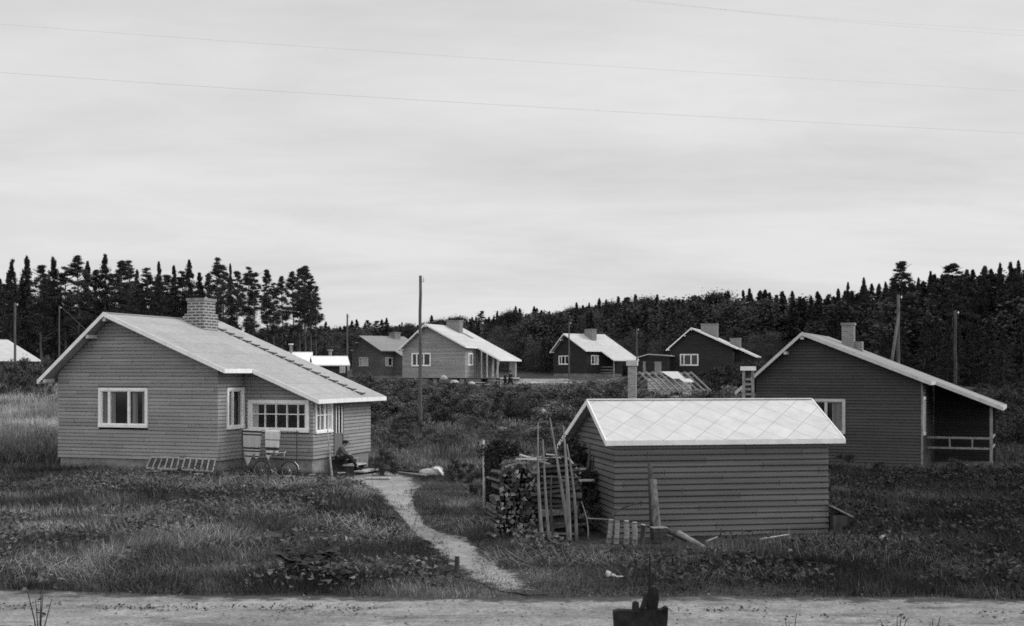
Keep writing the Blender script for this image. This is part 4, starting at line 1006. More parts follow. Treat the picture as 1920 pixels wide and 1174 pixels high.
bush(1600, 975, 1030, 27.8, .9, 'dark shrub at the right corner of the shed', True)
bush(1735, 950, 1010, 32, 2.0, 'spreading dark shrub right of the shed', True)
bush(1390, 1035, 1090, 22.8, 1.3, 'dark leafy clump in the grass below the shed wall', True)

# ------------------------------------------------------------------ grass
def blades(n, xr, yr, hfun, wid, seed, shade_fn, lean=.35, keep=None, col=None):
    g = np.random.default_rng(seed)
    y = g.uniform(yr[0], yr[1], n * 2); x = g.uniform(-1, 1, n * 2) * (y * .46 + 1)
    if xr is not None: x = g.uniform(xr[0], xr[1], n * 2)
    ok = np.abs(x) < y * .46 + 1
    ok &= ~in_poly(x + (g.random(n * 2) - .5) * .4 + 1.1 * (vnoise(x * 1.8 + 5, y * 1.8) - .5), y + (g.random(n * 2) - .5) * .7 + 1.0 * (vnoise(x * 1.5, y * 1.5 + 40) - .5), PATHPOLY)
    ry = np.interp(x, [p[0] for p in ROAD_FAR], [p[1] for p in ROAD_FAR]); ok &= y > ry + .25 * (g.random(n * 2) - .3) + .35 * (vnoise(x * 1.3, y * 0 + 5) - .5)
    ok &= ~((x > -12.1) & (x < -6.2) & (np.abs(y - np.interp(x, S1[:, 0], S1[:, 1]) + .2) < .28))
    for prm, full in ((H1p, True), (Rp, False)):
        X, Y, th = prm[:3]; c, s = math.cos(th), math.sin(th); dx, dy = x - X, y - Y; u = dx * c - dy * s; v = dx * s + dy * c
        ok &= ~((u > -.02) & (u < prm[3]) & (v > 0.0) & (v < prm[15] - .5)) & ~((u > prm[3]) & (u < prm[13]) & (v > prm[11]) & (v < prm[15] - .5))
    X, Y, th = 2.336, 27.695, -.17; c, s = math.cos(th), math.sin(th); dx, dy = x - X, y - Y; u = dx * c - dy * s; v = dx * s + dy * c
    ok &= ~((u > 0) & (u < 5.07) & (v > 0) & (v < 4.94))
    if keep is not None: ok &= keep(x, y, g)
    x, y = x[ok][:n], y[ok][:n]; n = len(x)
    h = hfun(x, y) * g.uniform(.45, 1.25, n); z = hgt(x, y) - .03
    fld = vnoise(x * .45 + 9, y * .45) * 12.6; a = fld + g.normal(0, .9, n)
    ln = h * lean * g.uniform(.2, 1.6, n) * (.5 + 1.6 * vnoise(x * .35 + 30, y * .35 + 4))
    f = g.uniform(0, 6.28, n); wv = np.stack([np.cos(f), np.sin(f), 0 * f], -1) * (wid * g.uniform(.6, 1.4, n))[:, None] / 2
    b = np.stack([x, y, z], -1); d = np.stack([np.cos(a), np.sin(a), 0 * a], -1)
    mid = b + d * (ln * .35)[:, None]; mid[:, 2] += h * .6
    tip = b + d * ln[:, None]; tip[:, 2] += h * np.clip(1 - .45 * (ln / h) ** 2, .25, 1)
    v = np.stack([b - wv, b + wv, mid + wv * .8, mid - wv * .8, tip], 1).reshape(-1, 3)
    i = np.arange(n)[:, None] * 5; F_ = np.concatenate([i + [0, 1, 2], i + [0, 2, 3], i + [3, 2, 4]])
    sh = np.repeat(shade_fn(x, y, g), 5)
    return v, F_, sh
def grass_obj(name, parts, label, mat=M_grass):
    vs, fs, ss, o = [], [], [], 0
    for v, f, s in parts: vs.append(v); fs.append(f + o); ss.append(s); o += len(v)
    me = np_mesh(name, np.concatenate(vs), np.concatenate(fs), np.concatenate(ss)); me.materials.append(mat)
    return tag(link(bpy.data.objects.new(name, me)), label, 'grass', kind='stuff')
def path_dist(x, y):
    c = (PLg + PRg)[:, :2] / 2; cx = np.interp(y, c[::-1, 1], c[::-1, 0]); return x - cx
def lush(x, y):      # taller growth away from the path, short turf beside it
    d = path_dist(x, y); right = (d > 0)
    base = np.where(right, np.interp(d, [.3, 1.2, 4.5, 6], [.10, .13, .17, .32]), np.interp(-d, [.4, 1.0, 2.4], [.11, .20, .29]))
    base = np.where((y > 47) & right, np.minimum(base, .22) + .1, base)
    return base * (.55 + .9 * fbm(x + 3, y, 2.2)) * np.interp(y - np.interp(x, [-12, 0, 12], [21, 20.2, 19.8]), [0, .6, 1.6], [.75, .9, 1])
_lush0 = lush
def lush(x, y):
    c, s_ = math.cos(-.17), math.sin(-.17); u = (x - 2.336) * c - (y - 27.695) * s_; v = (x - 2.336) * s_ + (y - 27.695) * c
    k = np.where((u > -1.5) & (u < 5.6), np.interp(v, [-2.4, -1.2, 0], [1, .30, .22]), 1.0)
    return np.minimum(_lush0(x, y) * k, np.interp(np.where((u > -1) & (u < 6) & (v > -2.2), -v, 5), [0, 1, 2.2, 3], [.10, .15, .4, 2]))
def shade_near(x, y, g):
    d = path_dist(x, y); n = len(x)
    s = np.where(x < 2, 1.0, np.interp(x, [2, 6, 14], [.75, .48, .30]))  # lens falloff put into the blade colour, darker towards the right
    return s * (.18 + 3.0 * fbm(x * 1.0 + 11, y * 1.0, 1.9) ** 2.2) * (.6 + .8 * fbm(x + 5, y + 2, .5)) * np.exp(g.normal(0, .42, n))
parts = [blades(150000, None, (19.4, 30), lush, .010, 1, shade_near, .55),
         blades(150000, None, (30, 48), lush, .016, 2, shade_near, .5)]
def edge_keep(x, y, g):
    c = in_poly(x, y, PATHPOLY); return ~c & (in_poly(x + .4, y, PATHPOLY) | in_poly(x - .4, y, PATHPOLY) | in_poly(x, y + .5, PATHPOLY) | in_poly(x, y - .5, PATHPOLY))
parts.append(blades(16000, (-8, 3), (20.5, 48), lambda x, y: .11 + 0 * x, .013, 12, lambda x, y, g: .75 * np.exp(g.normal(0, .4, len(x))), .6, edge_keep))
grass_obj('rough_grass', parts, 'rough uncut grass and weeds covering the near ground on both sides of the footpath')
# bright lodged stalks lying over the grass left of the path
def stalk_keep(x, y, g): return (vnoise(x * .5 + 3, y * .5 + 8) > np.where(x < -3, .58, .66)) & (y > 21.5) & (path_dist(x, y) < np.where(y < 30, 20, -1))
parts = [blades(9000, (-11, 0), (21.5, 42), lambda x, y: .42 + 0 * x, .011, 3, lambda x, y, g: 2.2 + 1.2 * g.random(len(x)), 1.5, stalk_keep),
         blades(2500, (0, 9), (20.6, 27), lambda x, y: .40 + 0 * x, .010, 4, lambda x, y, g: 1.5 + .8 * g.random(len(x)), 1.3, stalk_keep)]
grass_obj('dry_stalks', parts, 'pale dry stalks fallen over the rough grass')
def med(x, y): return np.where(x < -18, .75, .38) * (.6 + .8 * fbm(x, y, 3))
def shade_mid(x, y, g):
    s = np.where(x < -18, np.interp(y, [56, 66, 72, 110], [.9, 1.5, 3.1, 3.3]), np.interp(x, [-6, 3, 12], [1.35, 1.15, .6]))  # pale meadow at far left; right end darkened for lens falloff too
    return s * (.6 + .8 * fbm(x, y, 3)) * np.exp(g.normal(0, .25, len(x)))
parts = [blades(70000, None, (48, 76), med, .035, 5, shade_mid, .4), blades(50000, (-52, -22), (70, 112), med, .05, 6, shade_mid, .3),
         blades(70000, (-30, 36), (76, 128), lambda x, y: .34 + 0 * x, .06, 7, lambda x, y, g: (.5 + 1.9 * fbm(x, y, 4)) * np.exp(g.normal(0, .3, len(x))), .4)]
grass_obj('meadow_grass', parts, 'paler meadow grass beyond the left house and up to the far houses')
# sparse tufts along the middle of the road, and loose pebbles
def strip_keep(x, y, g): return np.abs(y - (18.95 - .03 * x)) < .28 * vnoise(x * .8, y * 0) * 2 * (fbm(x, y + 60, .9) > .5)
def blades_raw(): 
    g = np.random.default_rng(44); n = 1500; x = g.uniform(-9.5, 9, n); y = 19.0 - .035 * x + g.normal(0, .22, n) * (.3 + vnoise(x * .5, y0 := x * 0 + 8)); ok = fbm(x * 1.0 + 3, y * 3 + 2, 1.3) > np.where(x < -2, .5, .68); x, y = x[ok], y[ok]
    C_ = np.stack([x, y, hgt(x, y) + .03 + g.random(len(x)) * .02], -1); v = tri_leaves(C_, g.uniform(.02, .055, len(x)), g, .5)
    me = np_mesh('road_tufts', v, tris_of(v), np.repeat(.55 * np.exp(g.normal(0, .3, len(x))), 3)); me.materials.append(M_bush); tag(link(bpy.data.objects.new('road_tufts', me)), 'low dark tufts growing along the middle of the dirt road', 'grass', kind='stuff')
blades_raw()
g = np.random.default_rng(45); n = 700; x = g.uniform(-9.5, 9.5, n); y = g.uniform(16.5, 20.6, n); k = int(n * .75); yy = g.uniform(21, 46, n - k); c_ = (PLg + PRg)[:, :2] / 2; x[k:] = np.interp(yy, c_[::-1, 1], c_[::-1, 0]) + g.normal(0, .4, n - k); y[k:] = yy
r_ = g.uniform(.008, .028, n); C_ = np.stack([x, y, hgt(x, y) + .035], -1); o6 = np.array([(1, 0, 0), (0, 1, 0), (-1, 0, 0), (0, -1, 0), (0, 0, .7), (0, 0, -.7)])
v = (C_[:, None] + o6[None] * r_[:, None, None] * g.uniform(.6, 1.3, (n, 6, 1))).reshape(-1, 3); f = np.array([(0, 1, 4), (1, 2, 4), (2, 3, 4), (3, 0, 4), (1, 0, 5), (2, 1, 5), (3, 2, 5), (0, 3, 5)]); F_ = (np.arange(n)[:, None, None] * 6 + f[None]).reshape(-1, 3)
me = np_mesh('pebbles', v, F_); me.materials.append(M_conc); tag(link(bpy.data.objects.new('pebbles', me)), 'small loose pebbles on the dirt road and the footpath', 'pebbles', kind='stuff')
# broad-leaved weeds through the rough grass
g = np.random.default_rng(31); n = 42000
y = g.uniform(20.5, 47, n); x = g.uniform(-1, 1, n) * (y * .46); dd = path_dist(x, y)
_u = (x - 2.336) * math.cos(-.17) - (y - 27.695) * math.sin(-.17); _v = (x - 2.336) * math.sin(-.17) + (y - 27.695) * math.cos(-.17)
ok = ~((_u > -1) & (_u < 6) & (_v > -1.3) & (_v < 5)) & (np.abs(dd) > 1.1) & (fbm(x + 70, y, 2.0) > np.where(x > 2, .44, .50)) & ~((x > 1.2) & (x < 8) & (y > 27) & (y < 33)) & ~in_poly(x, y, PATHPOLY)
ok &= ~((y > 44) & (x < -3)) & ~((dd > 0) & (dd < 5) & (x < 0))
x, y = x[ok], y[ok]; C_ = np.stack([x, y, hgt(x, y) + g.random(len(x)) ** .6 * .34 * (.4 + 1.1 * fbm(x + 70, y, 2.0))], -1)
v = tri_leaves(C_, g.uniform(.05, .12, len(x)), g, .4)
sh = np.repeat(np.where(x < 2, .95, np.interp(x, [2, 6, 14], [.6, .45, .32])) * np.exp(g.normal(0, .35, len(x))), 3)  # same rightward lens darkening painted into the weed leaves
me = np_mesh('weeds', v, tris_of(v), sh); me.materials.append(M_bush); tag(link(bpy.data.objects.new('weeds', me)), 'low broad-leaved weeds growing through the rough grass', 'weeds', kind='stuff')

def leafy_plant(label, p, n, size, hgt_, spread, mat, name='leafy_weed', stems=4, cat='plant'):
    t = thing(name, label, cat, tuple(p), rnd.uniform(0, 6))
    s = MB(); lf = MB()
    for k in range(stems):
        a = k * 6.28 / stems + rnd.uniform(-.4, .4); tip = V(spread * math.cos(a) * rnd.uniform(.4, 1), spread * math.sin(a) * rnd.uniform(.4, 1), hgt_ * rnd.uniform(.75, 1))
        s.tube([(0, 0, -.05), tip * V(.35, .35, .55), tip], [.012, .009, .004], 5)
        for j in range(n):
            q = rnd.uniform(.35, 1.02); c = V(0, 0, 0) * (1 - q) + tip * q + V(*[rnd.uniform(-.05, .05) for _ in range(3)]); aa = rnd.uniform(0, 6.28); l = size * rnd.uniform(.6, 1.2)
            d = V(math.cos(aa), math.sin(aa), rnd.uniform(-.3, .5)) * l; e = V(-math.sin(aa), math.cos(aa), 0) * l * .32
            lf.poly([c, c + d * .45 + e, c + d, c + d * .45 - e])
    s.build('stem', M_woodD, t); lf.build('foliage', mat, t)
leafy_plant('dark spindly weed standing before the road at bottom left', gp(74, 15.5), 9, .09, 1.12, .24, M_blackw, stems=5)
leafy_plant('low weed tip at the bottom edge left of centre', gp(195, 14.5), 8, .10, .62, .22, M_blackw, stems=4)
leafy_plant('small dark weed at the bottom edge, leftmost of those at the right', gp(1482, 15), 8, .07, .80, .10, M_leafD, stems=3)
leafy_plant('bushy dark weed at the bottom edge toward the right corner', gp(1680, 15), 12, .08, .84, .2, M_leafD, stems=5)
leafy_plant('small dark weed just right of the bushy one at the bottom edge', gp(1745, 15), 9, .07, .80, .14, M_leafD, stems=4)
leafy_plant('broad-leaved burdock clump in the grass above the road, left of the path', gp(575, 22.6), 22, .24, .5, .75, M_leafD, 'burdock_plant', 9)
leafy_plant('smaller burdock clump at the grass edge left of the path', gp(625, 21.6), 18, .20, .4, .6, M_leafD, 'burdock_plant', 7)

# ------------------------------------------------------------------ things by the left house
def frame_rack(label, pts):
    P = [at(*p) for p in pts]; o_ = P[0]; t = thing('slatted_frame', label, 'wooden frame', tuple(o_), 0)
    bl, br, tl, tr = [q - o_ for q in P]
    for a, b in ((bl, br), (tl, tr)):
        m = MB(); m.beam(a, b, .04, .06); m.build('rail', M_woodL, t)
    for i in range(6):
        q = i / 5; m = MB(); m.beam(bl + (br - bl) * q, tl + (tr - tl) * q, .045, .035); m.build('slat', M_wood, t)
    m = MB(); m.poly([bl * .97 + V(0, .05, 0), br + V(0, .05, 0), tr + V(0, .05, 0), tl + V(0, .05, 0)]); m.prism([bl + V(0, .05, 0), br + V(0, .05, 0), tr + V(0, .05, 0), tl + V(0, .05, 0)], (0, .02, 0)); m.build('backing', M_woodD, t)
frame_rack('left one of two slatted wooden frames leaning at the foot of the left house wall', [(274, 878, 44.9), (331, 880, 44.5), (284, 857, 45.5), (336, 858, 45.1)])
frame_rack('right one of two slatted wooden frames leaning at the foot of the left house wall', [(341, 880, 44.4), (399, 884, 44.0), (347, 859, 45.0), (404, 861, 44.6)])

# rail with two rugs
ra, rb_ = at(452, 806, 45.6), at(560, 810, 44.9)
t = thing('drying_rail', 'thin wooden rail on posts that carries two rugs before the porch window', 'rail', (ra[0], ra[1], H(ra[0], ra[1])), 0); o_ = V(*t.location)
m = MB(); m.tube([ra - o_, rb_ - o_], .022, 7); m.build('rail', M_wood, t)
for q in (.02, .97):
    p = ra + (rb_ - ra) * q - o_; m = MB(); m.tube([(p[0], p[1], -.1), (p[0], p[1], p[2] + .05)], .022, 7); m.build('post', M_woodD, t)
def rug(label, q0, q1, drop, mat, lobes, seed):
    g_ = np.random.default_rng(seed); nu, nv = 28, 26; d = (rb_ - ra); hor = d / np.linalg.norm(d); nrm = V(hor[1], -hor[0], 0)
    o0 = ra + d * q0; wd = np.linalg.norm(d) * (q1 - q0); vs, sh = [], []
    for side, o in ((1, .035), (-1, -.035)):
        for j in range(nv + 1):
            for i in range(nu + 1):
                s = i / nu; k_ = min(int(s * lobes), lobes - 1); sl = s * lobes - k_; q = j / nv
                dl = drop * (1.0 if k_ == 0 else .80) * (1 if side > 0 else .78) * (.80 + .20 * math.sin(math.pi * sl) ** .8)
                xx = wd / lobes * (k_ + .5 + (sl - .5) * (1 - .42 * q ** 1.5)); fold = .045 * math.sin(s * 15 + seed) * q
                p = hor * xx + nrm * (o * (1 if j else .0) + fold * side) + V(0, 0, -dl * q + (.026 if j == 0 else 0)); vs.append(p); sh.append(.02 + .96 * q * dl / drop)
    vs = np.array(vs); fs = []
    for side in range(2):
        b = side * (nv + 1) * (nu + 1)
        for j in range(nv):
            for i in range(nu): a = b + j * (nu + 1) + i; fs.append((a, a + 1, a + nu + 2, a + nu + 1))
    me = np_mesh('rug', vs, np.array(fs), np.array(sh)); me.materials.append(mat); me.shade_smooth(); ob = link(bpy.data.objects.new('striped_rug', me)); ob.location = tuple(o0)
    md = ob.modifiers.new('thickness', 'SOLIDIFY'); md.thickness = .012
    tag(ob, label, 'rug', 'striped rugs on the rail')
rug('left rug, wider, grey with dark and white cross stripes, hung over the rail', .04, .36, 1.32, stripe_mat('rug_grey', .6, .05, [(.06, .022), (.14, .02), (.5, .025), (.58, .02), (.72, .018)], 0), 2, 3)
rug('right rug, pale with one broad dark band near its hem, hung over the rail', .43, .68, 1.12, stripe_mat('rug_pale', .85, .06, [(.3, .012), (.58, .05), (.72, .012)], 0), 2, 8)

# bicycle
def bicycle(label, p, rz):
    t = thing('bicycle', label, 'bicycle', tuple(p), rz); R_ = .335
    for x in (-.53, .53):
        m = MB(); m.torus((x, 0, R_), R_ - .02, .02); w_ = m.build('wheel', M_rubber, t)
        m = MB(); m.torus((x, 0, R_), R_ - .045, .009, m=5); m.build('rim', M_wood, w_)
        m = MB()
        for k in range(18): a = k * math.pi / 9; m.tube([(x, .02 * (-1) ** k, R_), (x + (R_ - .04) * math.cos(a), 0, R_ + (R_ - .04) * math.sin(a))], .0016, 3)
        m.build('spokes', M_chrome, w_)
        m = MB(); m.tube([(x, -.05, R_), (x, .05, R_)], .025, 8); m.build('hub', M_chrome, w_)
        m = MB(); pts = [(x + (R_ + .03) * math.cos(a), 0, R_ + (R_ + .03) * math.sin(a)) for a in np.linspace(.1 if x > 0 else .5, 1.0 if x > 0 else 3.0, 12)]
        m.tube(pts, .016, 5); m.build('mudguard', M_steel if x < 0 else M_chrome, t)
    bb, st, hd1, hd2, rear, fr = (-.08, 0, .29), (-.22, 0, .80), (.36, 0, .62), (.33, 0, .82), (-.53, 0, R_), (.53, 0, R_)
    m = MB()
    for a, b in ((bb, st), (bb, hd1), (st, (.34, 0, .76)), (hd1, hd2)): m.tube([a, b], .016, 7)
    for s in (-.05, .05): m.tube([bb, (rear[0], s, rear[2])], .009, 6); m.tube([st, (rear[0], s, rear[2])], .009, 6)
    m.build('frame', M_steel, t)
    m = MB()
    for s in (-.045, .045): m.tube([hd1, (.42, s, .5), (fr[0], s, fr[2])], .010, 6)
    m.build('fork', M_steel, t)
    m = MB(); m.tube([hd2, (.32, 0, .95)], .012, 6); m.tube([(.18, -.27, .96), (.32, -.18, 1.0), (.34, 0, .96), (.32, .18, 1.0), (.18, .27, .96)], .011, 6); m.build('handlebar', M_chrome, t)
    m = MB()
    for s in (-.27, .27): m.tube([(.20, s, .962), (.09, s, .95)], .017, 7)
    m.build('grip', M_rubber, t)
    m = MB(); m.tube([st, (-.24, 0, .88)], .011, 6); m.blob((-.26, 0, .92), (.13, .08, .035), jit=.02); m.build('saddle', M_rubber, t, True)
    m = MB(); m.torus((bb[0], .05, bb[2]), .09, .008, 20, 5); m.tube([(bb[0], -.06, bb[2]), (bb[0], .06, bb[2])], .02, 7); m.tube([(bb[0], .07, bb[2]), (bb[0] + .12, .07, bb[2] - .12)], .009, 5); m.tube([(bb[0], -.07, bb[2]), (bb[0] - .12, -.07, bb[2] + .12)], .009, 5)
    m.build('crank', M_chrome, t)
    for s in (-1, 1):
        m = MB(); c = V(bb[0] + .12 * s, .11 * s, bb[2] - .12 * s); m.obox(c, (.045, 0, 0), (0, .04, 0), (0, 0, .012)); m.build('pedal', M_rubber, t)
bp_ = gp(517, 44.3)
bicycle('bicycle parked before the porch wall below the hanging rugs', (bp_[0], bp_[1], H(bp_[0], bp_[1])), -.22)

def stick(name, label, a, b, r0, r1, mat, cat, group=None, bend=0.0, n=8):
    a, b = np.array(a, float), np.array(b, float); t = MB(); k = 6
    t.tube([(b - a) * i / k + V(bend * math.sin(math.pi * i / k), 0, 0) for i in range(k + 1)], [r0 + (r1 - r0) * i / k for i in range(k + 1)], n, jit=.12)
    o = t.build(name, mat, None, True); o.location = tuple(a); return tag(o, label, cat, group)
a = G(624, 906); stick('pole', 'slender whitish pole leaning upright before the porch corner of the left house', a + V(0, 0, -.1), at(614, 806, a[1] + .9), .045, .02, M_birch, 'pole')

# steps
st_ = local(H1p, 10.02, 3.95, -.2)
t = thing('porch_steps', 'rough plank steps leading up to the porch door of the left house', 'steps', tuple(st_), -.315)
for i, (u, zt, hw, dp) in enumerate(((.30, .58, .55, .34), (.72, .36, .62, .22), (1.25, .14, .72, .22))):
    m = MB(); m.box(u - dp, u + dp, -hw, hw, zt - .05, zt); m.build('tread', M_woodL if i else M_conc, t)
    for s in (-1, 1):
        m = MB(); m.box(u - dp + .03, u + dp - .05, s * (hw - .14) - .05, s * (hw - .14) + .05, -.2, zt - .053); m.build('support', M_woodD, t)
m = MB(); m.prism([(0, 0, 0), (.9, -.1, 0), (.95, .2, 0), (.05, .3, 0)], (0, 0, .05)); o = m.build('plank', M_woodL); o.location = tuple(G(684, 900) + V(0, 0, .04)); tag(o, 'loose pale plank lying on the ground below the steps', 'plank')

# ------------------------------------------------------------------ people
def skin_obj(name, verts, edges, radii, mat, parent, sub=2, root=0):
    me = bpy.data.meshes.new(name); me.from_pydata([tuple(v) for v in verts], edges, []); me.update(); me.materials.append(mat)
    o = link(bpy.data.objects.new(name, me), parent)
    md = o.modifiers.new('skin', 'SKIN'); md.use_smooth_shade = True; sk = me.skin_vertices[0].data
    for i, r_ in enumerate(radii): sk[i].radius = (r_, r_) if not hasattr(r_, '__len__') else r_
    sk[root].use_root = True
    s = o.modifiers.new('sub', 'SUBSURF'); s.levels = sub; s.render_levels = sub
    return o
def person(label, J, loc, look, jacket=M_jacket, trousers=M_cloth, cap=M_cloth, group=None):
    """J: joints relative to loc. pel, waist, chest, neck, head; per side sh, el, wr, hip, kn, an, toe"""
    vs, es, rs = [], [], []
    def add(p, r_, par=None):
        vs.append(V(*p)); rs.append(r_)
        if par is not None: es.append((par, len(vs) - 1))
        return len(vs) - 1
    pel = add(J['pel'], (.13, .11)); wa = add(J['waist'], (.13, .10), pel); ch = add(J['chest'], (.15, .11), wa); nk = add(J['neck'], .05, ch); hb = add(J['jaw'], .075, nk); hd = add(J['head'], .095, hb); add(J['crown'], .075, hd)
    look = V(*look)
    add(V(*J['jaw']) * .5 + V(*J['head']) * .5 + look * .105, .014, hd)
    for s in ('l', 'r'):
        sh = add(J['sh' + s], .058, ch); el = add(J['el' + s], .043, sh); wr = add(J['wr' + s], .028, el)
        d = V(*J['wr' + s]) - V(*J['el' + s]); d /= np.linalg.norm(d); sd = np.cross(d, V(0, 0, 1)); sd /= max(np.linalg.norm(sd), .1)
        pm = add(V(*J['wr' + s]) + d * .06, (.036, .018), wr)
        for k in range(4):
            b_ = add(V(*J['wr' + s]) + d * .10 + sd * (.027 - .018 * k), .009, pm); add(vs[b_] + d * (.05, .06, .055, .04)[k] + V(0, 0, -.025), .007, b_)
        th_ = add(V(*J['wr' + s]) + d * .05 + sd * .045, .010, pm); add(vs[th_] + d * .035 + sd * .01, .008, th_)
        hp = add(J['hip' + s], .085, pel); kn = add(J['kn' + s], .058, hp); an = add(J['an' + s], .038, kn); add(J['toe' + s], (.038, .03), an)
    body = skin_obj('person', vs, es, rs, M_skin, None, 1); body.location = tuple(loc); tag(body, label, 'person', group)
    jv, je, jr = [], [], []
    def aj(p, r_, par=None):
        jv.append(V(*p)); jr.append(r_)
        if par is not None: je.append((par, len(jv) - 1))
        return len(jv) - 1
    a0 = aj(V(*J['pel']) * .8 + V(*J['waist']) * .2, (.165, .135)); a1 = aj(J['waist'], (.155, .125), a0); a2 = aj(J['chest'], (.175, .13), a1); aj(V(*J['chest']) * .35 + V(*J['neck']) * .65, .075, a2)
    for s in ('l', 'r'):
        b0 = aj(J['sh' + s], .08, a2); b1 = aj(J['el' + s], .06, b0); aj(V(*J['wr' + s]) * .9 + V(*J['el' + s]) * .1, .045, b1)
    skin_obj('jacket', jv, je, jr, jacket, body, 1)
    tv, te, tr = [], [], []
    def aq(p, r_, par=None):
        tv.append(V(*p)); tr.append(r_)
        if par is not None: te.append((par, len(tv) - 1))
        return len(tv) - 1
    q0 = aq(J['pel'], (.15, .13))
    for s in ('l', 'r'):
        q1 = aq(J['hip' + s], .105, q0); q2 = aq(J['kn' + s], .08, q1); aq(V(*J['an' + s]) * .93 + V(*J['kn' + s]) * .07, .06, q2)
    skin_obj('trousers', tv, te, tr, trousers, body, 1)
    for s in ('l', 'r'):
        m = MB(); a, b = V(*J['an' + s]), V(*J['toe' + s]); m.tube([a - (b - a) * .3 + V(0, 0, -.02), a + V(0, 0, -.02), b + V(0, 0, -.01), b + (b - a) * .25], [.045, .055, .048, .03], 8); m.build('shoe', M_rubber, body, True)
    if cap is not None:
        c = V(*J['crown']); m = MB(); m.blob(c + V(0, 0, .02), (.125, .125, .06), 12, 7, .03); m.build('cap', cap, body, True)
        m = MB(); sd = np.cross(look, V(0, 0, 1)); m.prism([c + sd * .08 + look * .07, c + sd * .05 + look * .17 - V(0, 0, .02), c - sd * .05 + look * .17 - V(0, 0, .02), c - sd * .08 + look * .07], (0, 0, .015)); m.build('cap_peak', cap, [k for k in body.children if k.name.startswith('cap')][0])
    m = MB(); h_ = V(*J['head']) * .8 + V(*J['crown']) * .2; m.blob(h_ - look * .03, (.100, .100, .09), 10, 7, .03); m.build('hair', M_woodD, body, True)
    for s in (-1, 1):
        sd = np.cross(look, V(0, 0, 1)) * s; m = MB(); m.blob(V(*J['head']) * .7 + V(*J['jaw']) * .3 + look * .088 + sd * .033, (.012, .012, .010), 6, 5, 0); m.build('eye', M_cloth, body)
        m = MB(); m.blob(V(*J['head']) * .6 + V(*J['jaw']) * .4 + sd * .098, (.02, .02, .034), 6, 5, 0); m.build('ear', M_skin, body)
    return body
D0 = 47.6
def sit(px, py, dy=0.0): p = at(px, py, D0) + V(0, dy, 0); return p
o_ = sit(634, 861); R3 = lambda px, py, dy=0.0: sit(px, py, dy) - o_
J = dict(pel=R3(634, 860), waist=R3(635.5, 851), chest=R3(639, 843), neck=R3(643, 836.5), jaw=R3(646.5, 834.5), head=R3(648, 831.5), crown=R3(648, 829.0))
for s, dy in (('l', -.19), ('r', .19)):
    J['sh' + s] = R3(640, 839.5, dy); J['el' + s] = R3(646, 850, dy * 1.1); J['wr' + s] = R3(655, 852, dy * .4)
    J['hip' + s] = R3(635, 860.5, dy * .5); J['kn' + s] = R3(655 + (2 if dy > 0 else 0), 854.5, dy * .6); J['an' + s] = R3(668 + (3 if dy < 0 else 0), 876, dy * .5); J['toe' + s] = R3(675 + (3 if dy < 0 else 0), 879, dy * .5)
person('man in a flat cap and dark trousers sitting on the porch steps, hunched forward', J, o_, (.95, -.2, -.2))
def standing(label, px, D, ht, jacket, rot, legs=.1, bend=0.0):
    b = gp(px, D); c, s_ = math.cos(rot), math.sin(rot)
    def P(x, y, z): return V(x * c - y * s_, x * s_ + y * c, z) * (ht / 1.75)
    J = dict(pel=P(0, 0, .95), waist=P(bend * .2, 0, 1.08), chest=P(bend * .6, 0, 1.32), neck=P(bend * .9, 0, 1.48), jaw=P(.03 + bend, 0, 1.55), head=P(.03 + bend, 0, 1.63), crown=P(.02 + bend, 0, 1.69))
    for k, q in (('l', 1), ('r', -1)):
        J['sh' + k] = P(bend * .7, .19 * q, 1.40); J['el' + k] = P(bend * .7 + .03, .25 * q, 1.13); J['wr' + k] = P(bend + .15, .24 * q, .92)
        J['hip' + k] = P(0, .09 * q, .90); J['kn' + k] = P(.04 + legs * q, .1 * q, .50); J['an' + k] = P(legs * q * 1.4, .1 * q, .08); J['toe' + k] = P(.15 + legs * q * 1.4, .1 * q, .04)
    person(label, J, tuple(b), (c, s_, 0), jacket)
standing('person in dark clothes, left one of a pair by the raised pale house', 947, 116, 1.5, M_cloth, .2, .12)
standing('person in dark clothes striding, right one of a pair by the raised pale house', 957.5, 116, 1.6, M_cloth, 2.6, .2)

# ------------------------------------------------------------------ woodpile, poles and clutter by the shed
WP = G(962, 1008); ca, sa = math.cos(.12), math.sin(.12)
def wp(x, y, z): return V(WP[0] + x * ca - y * sa, WP[1] + x * sa + y * ca, WP[2] + z)
LOGV = []
for i in range(9):
    m = MB(); L_ = .95; k = rnd.choice((3, 4, 5, 3, 4)); ph = rnd.uniform(0, 6); pts = [(.066 * rnd.uniform(.55, 1.2) * math.cos(ph + 2 * math.pi * j / k), 0, .066 * rnd.uniform(.55, 1.2) * math.sin(ph + 2 * math.pi * j / k)) for j in range(k)]
    m.prism(pts, (0, L_, 0)); me = m.mesh('split_log'); me.materials.append(M_logside); me.materials.append(M_logend)
    me.polygons[0].material_index = 1; me.polygons[1].material_index = 1; LOGV.append(me)
nl = 0
for row in range(16):
    for c in range(9):
        x = -.44 + c * .112 + .010 * row * (c < 3) + rnd.uniform(-.02, .02) + (.055 if row % 2 else 0); zz = .06 + row * .103 + rnd.uniform(-.012, .012)
        if row > 13 and rnd.random() < (.2 if row == 14 else .5): continue
        if x < -.44 and rnd.random() < .25: continue
        o = link(bpy.data.objects.new('split_log', rnd.choice(LOGV))); o.location = tuple(wp(x + .05 * math.sin(row * .8), rnd.uniform(-.13, .13), zz)); o.rotation_euler = (rnd.uniform(-.10, .10), rnd.uniform(0, 6.28), .12 + rnd.uniform(-.2, .2))
        s = rnd.uniform(.65, 1.3); o.scale = (s, 1, s * rnd.uniform(.7, 1.1)); tag(o, 'split firewood log in the woodpile, its dark end facing out', 'log', 'split logs stacked in the woodpile'); nl += 1
BDV = []
